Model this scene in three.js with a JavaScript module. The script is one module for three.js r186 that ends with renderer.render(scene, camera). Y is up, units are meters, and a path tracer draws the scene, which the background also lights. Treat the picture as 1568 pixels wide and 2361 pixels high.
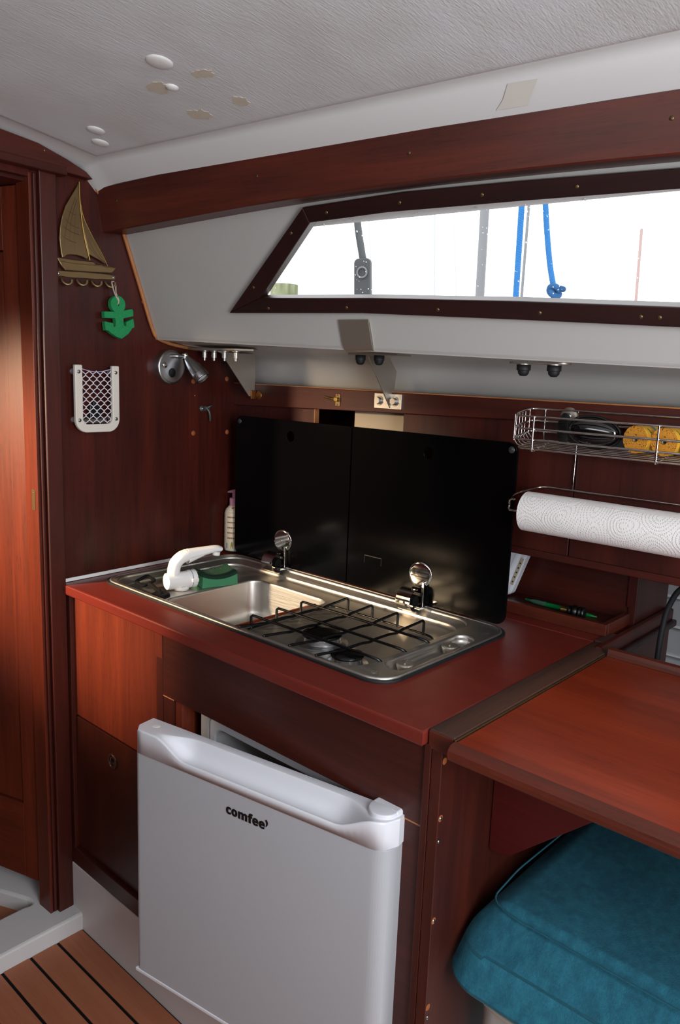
import * as THREE from 'three';
import { RoundedBoxGeometry } from 'three/addons/geometries/RoundedBoxGeometry.js';
import { mergeGeometries, mergeVertices } from 'three/addons/utils/BufferGeometryUtils.js';
import { FontLoader } from 'three/addons/loaders/FontLoader.js';
import { TextGeometry } from 'three/addons/geometries/TextGeometry.js';
import { RectAreaLightUniformsLib } from 'three/addons/lights/RectAreaLightUniformsLib.js';

// ---------------------------------------------------------------- camera, sky, light, exposure
// x runs aft along the galley front, y up, z towards the boat's centreline; cabin sole at y = 0
const scene = new THREE.Scene();
const camera = new THREE.PerspectiveCamera(2 * Math.atan(1180.5 / 1790) * 180 / Math.PI, 1568 / 2361, 0.05, 200);
camera.position.set(1.560, 1.3133, 0.8328);
camera.up.set(-0.1458, 0.9839, -0.1051);
camera.lookAt(1.560 - 0.6563, 1.3133 - 0.1762, 0.8328 - 0.7336);
scene.add(camera);
const renderer = new THREE.WebGLRenderer();
renderer.toneMapping = THREE.LinearToneMapping;
renderer.toneMappingExposure = 3.0;
renderer.shadowMap.enabled = true;
scene.background = new THREE.Color(0.95, 0.98, 1.0);            // flat overcast sky
scene.backgroundIntensity = 1.0;
RectAreaLightUniformsLib.init();
function areaLight(color, intensity, w, h, at, to) {
  const l = new THREE.RectAreaLight(color, intensity, w, h);
  l.position.set(...at); l.lookAt(...to); scene.add(l); return l;
}
// daylight falling in through the companionway aft and through the starboard cabin windows
areaLight(0xf6f9ff, 4.1, 0.62, 1.1, [2.36, 1.25, 0.62], [0.9, 1.25, 0.35]);
areaLight(0xfafcff, 1.0, 1.2, 0.13, [1.10, 1.512, 1.395], [0.95, 1.45, 0.2]);

// ---------------------------------------------------------------- helpers
let seed = 7;
const rnd = () => { seed = (seed * 1664525 + 1013904223) >>> 0; return seed / 4294967296; };
const V = (x, y, z) => new THREE.Vector3(x, y, z);
const hash = (i, j, s) => { let h = (i * 374761393 + j * 668265263 + s * 1274126177) | 0; h = Math.imul(h ^ (h >>> 13), 1274126177); return ((h ^ (h >>> 16)) >>> 0) / 4294967296; };
function pn(u, v, nx, ny, s) {                                   // periodic value noise, u and v in 0..1
  const x = u * nx, y = v * ny, i = Math.floor(x), j = Math.floor(y), fx = x - i, fy = y - j;
  const a = fx * fx * (3 - 2 * fx), b = fy * fy * (3 - 2 * fy), m = (k, n) => ((k % n) + n) % n;
  const h = (p, q) => hash(m(p, nx), m(q, ny), s);
  return (h(i, j) * (1 - a) + h(i + 1, j) * a) * (1 - b) + (h(i, j + 1) * (1 - a) + h(i + 1, j + 1) * a) * b;
}
function dataTex(w, h, fn, srgb, ru, rv) {
  const d = new Uint8Array(w * h * 4);
  for (let j = 0; j < h; j++) for (let i = 0; i < w; i++) {
    const c = fn((i + .5) / w, (j + .5) / h), k = (j * w + i) * 4;
    if (typeof c === 'number') d[k] = d[k + 1] = d[k + 2] = Math.max(0, Math.min(255, c * 255));
    else for (let q = 0; q < 3; q++) d[k + q] = Math.max(0, Math.min(255, c[q]));
    d[k + 3] = 255;
  }
  const t = new THREE.DataTexture(d, w, h); t.magFilter = THREE.LinearFilter; t.minFilter = THREE.LinearMipmapLinearFilter; t.generateMipmaps = true;
  t.wrapS = t.wrapT = THREE.RepeatWrapping; if (srgb) t.colorSpace = THREE.SRGBColorSpace;
  t.repeat.set(1 / ru, 1 / rv); t.needsUpdate = true; return t;
}
const mix = (a, b, t) => a.map((x, i) => x + (b[i] - x) * t);
function woodTex(light, dark, s, band = .6) {
  return dataTex(1024, 512, (u, v) => {
    const w = v + .012 * pn(u, v, 3, 4, s + 9);
    const a = pn(u, w, 2, 9, s) * band + pn(u, w, 4, 38, s + 1) * .3 + pn(u, w, 9, 120, s + 2) * .25;
    const p = pn(u, w, 26, 230, s + 3) > .8 ? .22 : 0;
    const sp = pn(u, v, 60, 60, s + 4) > .93 ? .06 : 0;
    return mix(light, dark, Math.min(1, a * .95 + p - .1 + sp));
  }, true, .6, .3);
}
function std(o) { const m = new THREE.MeshPhysicalMaterial(o); return m; }
function wood(light, dark, s, o = {}, band) {
  const m = std({ map: woodTex(light, dark, s, band), roughness: .42, specularIntensity: .7, clearcoat: .12, clearcoatRoughness: .2, ...o });
  m.userData.metres = true; return m;
}
const fine = dataTex(256, 256, (u, v) => pn(u, v, 64, 64, 31) * .6 + pn(u, v, 128, 128, 32) * .4, false, .06, .06);
const M = {
  bulk: wood([84, 28, 17], [43, 13, 9], 11, { specularIntensity: .5 }),
  trim: wood([82, 31, 21], [50, 19, 13], 13),
  beam: wood([92, 38, 26], [58, 23, 16], 17),
  frame: wood([46, 20, 17], [29, 12, 11], 19),
  door: wood([110, 43, 23], [66, 24, 14], 21),
  cab: wood([126, 52, 30], [84, 32, 20], 23),
  fascia: wood([80, 31, 20], [48, 18, 12], 25),
  counter: wood([118, 43, 33], [98, 32, 25], 27, { roughness: .38, clearcoat: .15 }, .3),
  table: wood([152, 57, 28], [108, 36, 18], 29, { roughness: .36, clearcoat: .3 }),
  nose: wood([98, 40, 25], [60, 24, 15], 31),
  walnut: wood([92, 60, 46], [52, 33, 28], 33, { roughness: .55, clearcoat: 0 }, .9),
  raw: wood([190, 128, 78], [146, 90, 52], 35, { roughness: .7, clearcoat: 0 }),
  teak: wood([170, 106, 76], [150, 90, 63], 37, { roughness: .55, clearcoat: 0 }, .4),
  panel: wood([80, 30, 21], [46, 17, 13], 39),
  bracket: wood([84, 22, 21], [62, 16, 15], 41, { roughness: .4 }, .4),
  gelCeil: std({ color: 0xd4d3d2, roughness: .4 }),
  gelShade: std({ color: 0xb4b2ae, roughness: .3, clearcoat: .3, clearcoatRoughness: .15 }),  // darker copy of the white gelcoat: shade of the cabin side put into the colour
  gelMatt: std({ color: 0xd4d3d1, roughness: .55 }),
  white: std({ color: 0xe6e6e4, roughness: .4 }),
  ivory: std({ color: 0xd9d3c8, roughness: .45, bumpMap: fine, bumpScale: .0001 }),
  plastic: std({ color: 0xdcdee4, roughness: .3, clearcoat: .3, clearcoatRoughness: .2 }),
  fridge: std({ color: 0xadafb3, roughness: .42 }),
  tap: std({ color: 0xefedea, roughness: .35 }),
  black: std({ color: 0x0a0a0b, roughness: .35 }),
  blackMatt: std({ color: 0x0d0d0e, roughness: .8, specularIntensity: .35 }),
  rubber: std({ color: 0x141518, roughness: .6 }),
  glassBlack: std({ color: 0x040405, roughness: .16, specularIntensity: .35 }),
  chrome: std({ color: 0xd8d6d2, roughness: .07, metalness: 1 }),
  steel: std({ color: 0xd2cec6, roughness: .5, metalness: 1 }),
  steelDull: std({ color: 0xbab2a6, roughness: .5, metalness: 1 }),
  alu: std({ color: 0xb9bbbd, roughness: .3, metalness: 1 }),
  brass: std({ color: 0x9c8046, roughness: .36, metalness: .9 }),
  bronze: std({ color: 0x80694a, roughness: .42, metalness: .9 }),
  screwSteel: std({ color: 0xa8a8a6, roughness: .3, metalness: 1 }),
  screwDark: std({ color: 0x6e5a40, roughness: .4, metalness: .9 }),
  plug: std({ color: 0x9a5428, roughness: .6 }),
  enamel: std({ color: 0x08080a, roughness: .22 }),
  beige: std({ color: 0xb8a993, roughness: .7 }),
  paint: std({ color: 0xc9c9c8, roughness: .5 }),
  dark: std({ color: 0x0b0908, roughness: .8 }),
  cordWhite: std({ color: 0xe0dde6, roughness: .8 }),
  cord: std({ color: 0xb8ab9c, roughness: .85 }),
};
// brushed stainless
M.steel.roughnessMap = dataTex(256, 256, (u, v) => .62 + .38 * pn(u, v, 6, 200, 51), false, .3, .08);
M.steel.userData.metres = true;
M.steelDull.bumpMap = dataTex(256, 256, (u, v) => pn(u, v, 20, 24, 52) > .72 ? 1 : .3 + .3 * pn(u, v, 40, 40, 53), false, .08, .08);
M.steelDull.bumpScale = .0001; M.steelDull.userData.metres = true;

const used = new Map();
const numbered = n => { const k = used.get(n) ?? 0; used.set(n, k + 1); return k ? `${n}_${String(k).padStart(3, '0')}` : n; };
function uvMetres(g, grain) {
  const p = g.attributes.position, n = g.attributes.normal, uv = new Float32Array(p.count * 2), ou = rnd(), ov = rnd();
  for (let i = 0; i < p.count; i++) {
    const a = [p.getX(i), p.getY(i), p.getZ(i)], b = [Math.abs(n.getX(i)), Math.abs(n.getY(i)), Math.abs(n.getZ(i))];
    const k = b[0] > b[1] && b[0] > b[2] ? 0 : b[1] > b[2] ? 1 : 2, rest = [0, 1, 2].filter(q => q !== k);
    const gi = { x: 0, y: 1, z: 2 }[grain];
    const U = rest.includes(gi) ? gi : rest[0], W = rest.find(q => q !== U);
    uv[2 * i] = a[U] + ou; uv[2 * i + 1] = a[W] + ov;
  }
  g.setAttribute('uv', new THREE.BufferAttribute(uv, 2)); return g;
}
const flat = g => { const h = g.index ? g.toNonIndexed() : g; for (const k of Object.keys(h.attributes)) if (!['position', 'normal', 'uv'].includes(k)) h.deleteAttribute(k); if (!h.attributes.uv) h.setAttribute('uv', new THREE.BufferAttribute(new Float32Array(h.attributes.position.count * 2), 2)); return h; };
const join = gs => gs.length === 1 ? gs[0] : mergeGeometries(gs.map(flat));
function obj(name, geos, mat, parent, grain = 'x') {
  let g = join(Array.isArray(geos) ? geos : [geos]);
  if (mat.userData.metres) { g = g.index ? g.toNonIndexed() : g; uvMetres(g, grain); }
  const m = new THREE.Mesh(g, mat); m.castShadow = m.receiveShadow = true;
  m.name = parent && parent !== scene ? name : numbered(name);
  (parent || scene).add(m); return m;
}
function thing(name, label, category, at = [0, 0, 0], turn = 0, group) {
  const o = new THREE.Group(); o.name = numbered(name); o.position.set(...at); o.rotation.y = turn;
  o.userData = { label, category }; if (group) o.userData.group = group; scene.add(o); return o;
}
function tag(o, label, category, group) { Object.assign(o.userData, { label, category }); if (group) o.userData.group = group; return o; }
function struct(name, label) { const o = new THREE.Group(); o.name = name; o.userData = { kind: 'structure', label, category: name.split('_')[0] }; scene.add(o); return o; }
function box(x0, x1, y0, y1, z0, z1, r = .0015, seg = 1) {
  const w = x1 - x0, h = y1 - y0, d = z1 - z0, rr = Math.min(r, w / 2.1, h / 2.1, d / 2.1);
  const g = rr > 0 ? new RoundedBoxGeometry(w, h, d, seg, rr) : new THREE.BoxGeometry(w, h, d);
  return g.translate((x0 + x1) / 2, (y0 + y1) / 2, (z0 + z1) / 2);
}
const shape = pts => new THREE.Shape(pts.map(p => new THREE.Vector2(p[0], p[1])));
function prism(pts, depth, bevel = 0, holes = [], curve = 8) {     // XY outline pushed along +z
  const s = pts.isShape || pts instanceof THREE.Shape ? pts : shape(pts);
  for (const h of holes) s.holes.push(h instanceof THREE.Path ? h : new THREE.Path(h.map(p => new THREE.Vector2(p[0], p[1]))));
  const g = new THREE.ExtrudeGeometry(s, { depth: depth - 2 * bevel, bevelEnabled: bevel > 0, bevelThickness: bevel, bevelSize: bevel, bevelOffset: -bevel, bevelSegments: 2, curveSegments: curve });
  return g.translate(0, 0, bevel);
}
function rrect(x0, x1, y0, y1, r, Cls = THREE.Shape) {
  const s = new Cls(); s.moveTo(x0 + r, y0); s.lineTo(x1 - r, y0); s.absarc(x1 - r, y0 + r, r, -Math.PI / 2, 0); s.lineTo(x1, y1 - r); s.absarc(x1 - r, y1 - r, r, 0, Math.PI / 2);
  s.lineTo(x0 + r, y1); s.absarc(x0 + r, y1 - r, r, Math.PI / 2, Math.PI); s.lineTo(x0, y0 + r); s.absarc(x0 + r, y0 + r, r, Math.PI, 1.5 * Math.PI); return s;
}
function bent(pts, rad) {                                           // polyline with rounded corners
  const p = pts.map(q => q.isVector3 ? q : V(...q)), c = new THREE.CurvePath(); let a = p[0];
  for (let i = 1; i < p.length - 1; i++) {
    const d0 = p[i - 1].clone().sub(p[i]), d1 = p[i + 1].clone().sub(p[i]), r = Math.min(rad, d0.length() / 2.05, d1.length() / 2.05);
    const s = p[i].clone().addScaledVector(d0.normalize(), r), e = p[i].clone().addScaledVector(d1.normalize(), r);
    c.add(new THREE.LineCurve3(a, s)); c.add(new THREE.QuadraticBezierCurve3(s, p[i], e)); a = e;
  }
  c.add(new THREE.LineCurve3(a, p[p.length - 1])); return c;
}
function wire(pts, r, rad = .006, n, sides = 8) {
  const c = rad > 0 ? bent(pts, rad) : new THREE.CatmullRomCurve3(pts.map(q => q.isVector3 ? q : V(...q)));
  const L = c.getLength(); const k = n || Math.max(6, Math.min(220, Math.round(L / .006)));
  const P = c.getSpacedPoints(k), cap = q => new THREE.SphereGeometry(r, sides, 4).translate(q.x, q.y, q.z);
  return join([new THREE.TubeGeometry(new THREE.CatmullRomCurve3(P), k, r, sides, false), cap(P[0]), cap(P[P.length - 1])]);
}
function cyl(r0, r1, h, n = 24) { return new THREE.CylinderGeometry(r0, r1, h, n); }        // upright, centred
const lathe = (pts, n = 28) => new THREE.LatheGeometry(pts.map(p => new THREE.Vector2(p[0], p[1])), n);
function grid(nu, nv, fn) {                                          // sheet from fn(u,v) -> [x,y,z]
  const pos = [], idx = [], uv = [];
  for (let j = 0; j <= nv; j++) for (let i = 0; i <= nu; i++) { pos.push(...fn(i / nu, j / nv)); uv.push(i / nu, j / nv); }
  for (let j = 0; j < nv; j++) for (let i = 0; i < nu; i++) { const a = j * (nu + 1) + i, b = a + 1, c = a + nu + 1, d = c + 1; idx.push(a, b, d, a, d, c); }
  const g = new THREE.BufferGeometry(); g.setAttribute('position', new THREE.Float32BufferAttribute(pos, 3)); g.setAttribute('uv', new THREE.Float32BufferAttribute(uv, 2));
  g.setIndex(idx); g.computeVertexNormals(); return g;
}
function loft(loops, closed = true, capEnd = false, capStart = false) {                   // loops of equal length
  const n = loops[0].length, pos = [], idx = [];
  for (const l of loops) for (const p of l) pos.push(...p);
  const m = closed ? n : n - 1;
  for (let j = 0; j < loops.length - 1; j++) for (let i = 0; i < m; i++) { const a = j * n + i, b = j * n + (i + 1) % n, c = a + n, d = b + n; idx.push(a, b, d, a, d, c); }
  const cap = (l, at, flip) => { const c = [0, 1, 2].map(k => l.reduce((s, p) => s + p[k], 0) / n); const ci = pos.length / 3; pos.push(...c); for (const p of l) pos.push(...p); for (let i = 0; i < n; i++) { const a = ci + 1 + i, b = ci + 1 + (i + 1) % n; idx.push(...(flip ? [ci, b, a] : [ci, a, b])); } };
  if (capEnd) cap(loops[loops.length - 1], 1, false);
  if (capStart) cap(loops[0], 0, true);
  const g = new THREE.BufferGeometry(); g.setAttribute('position', new THREE.Float32BufferAttribute(pos, 3)); g.setIndex(idx); g.computeVertexNormals(); return g;
}
function screwHead(r, cross = false) {                               // dome facing +z with a driver slot
  const g = lathe([[0, r * .45], [r * .5, r * .4], [r * .85, r * .2], [r, 0]], 12).rotateX(Math.PI / 2);
  return g;
}
const slotGeo = r => join([box(-r * .7, r * .7, -r * .1, r * .1, r * .36, r * .5, 0), box(-r * .1, r * .1, -r * .7, r * .7, r * .36, r * .5, 0)]);
function screwAt(parent, x, y, z, r, mat, place = g => g) {
  const s = obj('screw', place(screwHead(r)).translate(x, y, z), mat, parent);
  obj('screw_slot', place(slotGeo(r)).translate(x, y, z), M.screwDark, s); return s;
}

// ---------------------------------------------------------------- the setting
// cabin sole: teak boards with black seams, running fore and aft
{
  const f = struct('floor', 'teak-coloured cabin sole boards with black seams');
  obj('seam', box(.045, 2.4, -.03, -.0015, -.02, 1.12, 0), M.blackMatt, f);
  for (let k = 0; k < 17; k++) { const z0 = .0025 + k * .0645; obj('plank', box(.052 + (k % 2) * .001, 2.4, -.012, .0005, z0, z0 + .0582, .0012), M.teak, f, 'x'); }
  const g = struct('floor_forward', 'teak-coloured sole boards in the forward compartment beyond the doorway');
  obj('seam', box(-1.2, -.05, -.03, -.0015, -.02, 1.12, 0), M.blackMatt, g);
  for (let k = 0; k < 17; k++) { const z0 = .0025 + k * .0645; obj('plank', box(-1.2, -.052, -.012, .0005, z0, z0 + .0582, .0012), M.teak, g, 'x'); }
}
// moulded white sole rim and step under the doorway
{
  const s = struct('trim_1', 'white moulded step under the doorway');
  const o = [[-1.2, -.05], [.052, -.05], [.052, 1.15], [-1.2, 1.15]];
  const h = new THREE.Path(); h.moveTo(-.063, .085); h.quadraticCurveTo(-.05, .058, -.085, .066); h.lineTo(-.55, .27); h.lineTo(-1.1, .45); h.lineTo(-1.1, .65); h.lineTo(-.55, .83); h.lineTo(-.063, .95); h.lineTo(-.063, .085);
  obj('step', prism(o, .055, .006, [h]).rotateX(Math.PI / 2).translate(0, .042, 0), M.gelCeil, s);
}
// white plinth under the galley, with the wooden kick rail above it
{
  const s = struct('baseboard_port', 'white moulded plinth under the galley cabinet');
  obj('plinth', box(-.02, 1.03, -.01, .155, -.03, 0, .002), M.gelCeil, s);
}
// forward bulkhead: plane x = .045 z, local frame with s = -z to the right
const TH = .045;
const bhAt = (z, y, out = 0) => [z * Math.sin(TH) + out * Math.cos(TH), y, z * Math.cos(TH) - out * Math.sin(TH)];
const onBH = g => g.rotateY(Math.PI / 2);
{
  const w = struct('wall_forward', 'dark mahogany bulkhead forward of the galley');
  w.rotation.y = TH;
  const port = [[-.05, -.03], [-.05, 1.752], [.04, 1.728], [.1, 1.690], [.15, 1.635], [.173, 1.606], [.262, 1.377], [.36, 1.362], [.52, 1.347], [.545, 1.30], [1.0, 1.29], [1.0, -.03]];
  obj('panel', onBH(prism(port, .018)).translate(-.018, 0, 0), M.bulk, w, 'y');
  const over = [[-.62, 1.672], [-.049, 1.672], [-.049, 1.752], [-.4, 1.80], [-.62, 1.80]];
  obj('panel', onBH(prism(over, .018)).translate(-.018, 0, 0), M.bulk, w, 'y');
  const star = [[-.62, -.03], [-.62, 1.80], [-1.06, 1.74], [-1.28, 1.62], [-1.37, 1.377], [-1.66, 1.34], [-2.1, 1.3], [-2.1, -.03]];
  obj('panel', onBH(prism(star, .018)).translate(-.018, 0, 0), M.bulk, w, 'y');
  // casing of the doorway
  obj('casing', onBH(prism([[-.036, .03], [-.030, .021], [-.006, .021], [.001, .03], [.001, 1.685], [-.036, 1.685]], .012, .002)), M.trim, w, 'y');
  obj('bead', box(-.02, .006, .045, 1.68, .039, .0455, .002), M.trim, w, 'y');
  obj('jamb', box(-.048, .001, .04, 1.68, .047, .053, .001), M.door, w, 'y');
  obj('casing', onBH(prism([[-.66, .03], [-.62, .03], [-.62, 1.685], [-.66, 1.685]], .012, .002)), M.trim, w, 'y');
  const strike = obj('strike_plate', box(-.022, -.010, 1.00, 1.045, .0525, .0545, .0006), M.bronze, w);
  obj('screw', screwHead(.002).translate(-.016, 1.037, .0545), M.screwDark, strike);
  // head board and lower moulding over the door
  obj('head_board', onBH(prism([[-.7, 1.712], [.055, 1.690], [.079, 1.690], [.064, 1.702], [.02, 1.717], [-.04, 1.733], [-.12, 1.741], [-.4, 1.758], [-.7, 1.75]], .022, .002)), M.beam, w, 'z');
  obj('moulding', onBH(prism([[-.7, 1.688], [.018, 1.684], [.018, 1.700], [-.7, 1.704]], .027, .003)), M.trim, w, 'z');
  screwAt(w, .0225, 1.722, .028, .0025, M.bronze, g => g.rotateY(Math.PI / 2));
  obj('blocking_head', box(-.50, -.017, 1.6645, 1.690, .045, .625, .001), M.bulk, w, 'z');  // deep head plate added to block the lit compartment ceiling above the door
  // raw plywood edging where the bulkhead meets the white mouldings
  obj('edging', wire([[.004, 1.735, -.03], [.004, 1.695, -.085], [.004, 1.668, -.105]], .0035, 0), M.raw, w, 'y');
  obj('edging', wire([[.004, 1.612, -.160], [.004, 1.491, -.206], [.004, 1.40, -.2405], [.004, 1.380, -.252], [.004, 1.368, -.285], [.004, 1.361, -.33], [.004, 1.357, -.385]], .0042, 0, 60), M.raw, w, 'y');
  // wooden plugs and small screws left from older fittings
  for (const [y, z] of [[1.279, -.367], [1.151, -.368], [1.287, -.478], [1.15, -.481], [1.457, -.221]])
    obj('wood_plug', lathe([[0, .0016], [.004, .0012], [.0062, 0]], 14).rotateZ(-Math.PI / 2).translate(0, y, z), M.plug, w);
  obj('screw', screwHead(.002).rotateY(Math.PI / 2).translate(0, 1.244, -.373), M.brass, w);
}
// door leaf standing open into the forward compartment
{
  const d = struct('door_1', 'mahogany door standing open into the forward compartment');
  d.position.set(-.047, 0, .05); d.rotation.y = Math.PI + Math.atan2(.3, .954);
  // local +x runs from the hinge edge outwards, local -z faces the saloon
  obj('stile', box(0, .047, .098, 1.662, -.001, .021, .001), M.door, d, 'y');
  obj('stile', box(.50, .56, .098, 1.662, -.001, .021, .001), M.door, d, 'y');
  obj('rail', box(.047, .50, .098, .288, -.001, .021, .001), M.door, d, 'x');
  obj('rail', box(.047, .50, 1.537, 1.662, -.001, .021, .001), M.door, d, 'x');
  obj('panel', box(.0495, .4975, .2905, 1.5345, .003, .018, .002), M.door, d, 'y');
}
// cabin side with the window: basis of its sloping plane
const P0 = V(0, 1.376, -.254), E1 = V(.9942, 0, -.1074), N = V(.1008, -.3513, .9309).normalize(), E2 = N.clone().cross(E1).normalize();
const cabinM = new THREE.Matrix4().makeBasis(E1, E2, N).setPosition(P0);
function cabinFrame(o) { o.applyMatrix4(cabinM); return o; }
const winIn = [[.351, .089], [.510, .2215], [.677, .2255], [.912, .222], [1.143, .217], [1.62, .198], [1.66, .026], [1.147, .057], [.902, .071], [.616, .083]];
const winOut = [[.257, .060], [.500, .249], [.708, .2545], [.912, .2505], [1.142, .243], [1.67, .222], [1.72, -.008], [1.147, .027], [.902, .040], [.592, .055]];
{
  const w = struct('wall_port', 'white moulded cabin side round the window'); cabinFrame(w);
  const hole = winIn.map(([a, b], i) => { const c = winOut[i]; return [a + (c[0] - a) * .25, b + (c[1] - b) * .25]; });
  obj('cabin_side', prism([[-.06, -.001], [2.5, -.082], [2.5, .36], [-.06, .36]], .03, 0, [hole]).translate(0, 0, -.03), M.gelShade, w);
  const win = struct('window_1', 'long port cabin window with a dark wooden frame and rain on the pane'); cabinFrame(win);
  const bar = (ids) => ids.map(i => winOut[i]).concat(ids.slice().reverse().map(i => winIn[i]));
  for (const ids of [[0, 1], [1, 2, 3, 4, 5], [5, 6], [6, 7, 8, 9, 0]]) obj('frame_bar', prism(bar(ids), .027, .0018).translate(0, 0, -.015), M.frame, win, ids.length > 2 ? 'x' : 'y');
  const mid = winIn.map(([a, b], i) => [a + (winOut[i][0] - a) * .12, b + (winOut[i][1] - b) * .12]);
  obj('pane', new THREE.ShapeGeometry(shape(mid)).translate(0, 0, -.0155), std({ color: 0xffffff, transmission: 1, roughness: .02, thickness: 0, ior: 1.45 }), win);
  for (const [a, b] of [[.551, .236], [.704, .239], [.854, .237], [1.004, .234], [.462, .207], [.339, .1105], [.367, .068], [.56, .066], [.753, .059], [.937, .051], [1.094, .043], [1.121, .0415]]) screwAt(win, a, b, .012, .0035, M.screwDark);
  // rain on the outside of the pane
  const n = 420, dg = new THREE.SphereGeometry(1, 8, 6), im = new THREE.InstancedMesh(dg, std({ color: 0xffffff, transmission: 1, roughness: .02, thickness: .003, ior: 1.33 }), n), mm = new THREE.Matrix4();
  for (let i = 0; i < n; i++) {
    let a, b, t = 0; do { a = .36 + rnd() * .82; b = .06 + rnd() * .16; const lo = .089 - (a - .351) * .04, hi = a < .51 ? .089 + (a - .351) * .83 : .222; if (b > lo && b < hi) break; } while (++t < 40);
    const r = .0004 + .0011 * rnd() * rnd(); mm.makeScale(r, r * (1 + rnd() * .5), r * .6).setPosition(a, b, -.0162); im.setMatrixAt(i, mm);
  }
  im.name = 'rain_drops'; im.userData.kind = 'stuff'; win.add(im);
}
// rounded edge, underside of the side deck and hull lining behind the fiddle rail
const yE = x => 1.376 - .030 * x, yU = x => yE(x) - .004 - .014 * Math.max(0, 1 - 2 * x), zE = (x, y) => -.254 - .108 * x + .377 * (y - 1.376);
{
  const w = struct('wall_port_deck', 'white underside of the side deck and hull lining above the galley');
  const prof = x => {
    const e = yE(x), z0 = zE(x, e), k = .03 * x;
    return [[e + .004, zE(x, e + .004) + .0005], [e - .0008, z0 - .0005], [e - .0025, z0 - .004], [e - .0032, z0 - .010], [(e + yU(x)) / 2, (z0 - .42 - .04 * x) / 2], [yU(x), -.42 - .04 * x], [yU(x) - .003, -.475 - k], [yU(x) - .008, -.505 - k], [yU(x) - .018, -.522 - k], [yU(x) - .035, -.531 - k], [1.285, -.537 - k], [1.272, -.545 - k], [1.268, -.60 - k], [1.262, -.80 - k]];
  };
  const xs = Array.from({ length: 27 }, (_, i) => -.03 + i * .1);
  obj('lining', loft(xs.map(x => prof(x).map(([y, z]) => [x, y, z])), false), M.gelShade, w);
  const hull = struct('wall_port_hull', 'hull side behind the lockers');
  obj('hull_panel', box(-1.25, 2.5, -.06, 1.42, -1.06, -1.02, 0), M.gelMatt, hull);
  obj('side_deck', box(-1.25, 2.5, 1.40, 1.43, -1.06, -.55, 0), M.gelMatt, hull);
}
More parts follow.
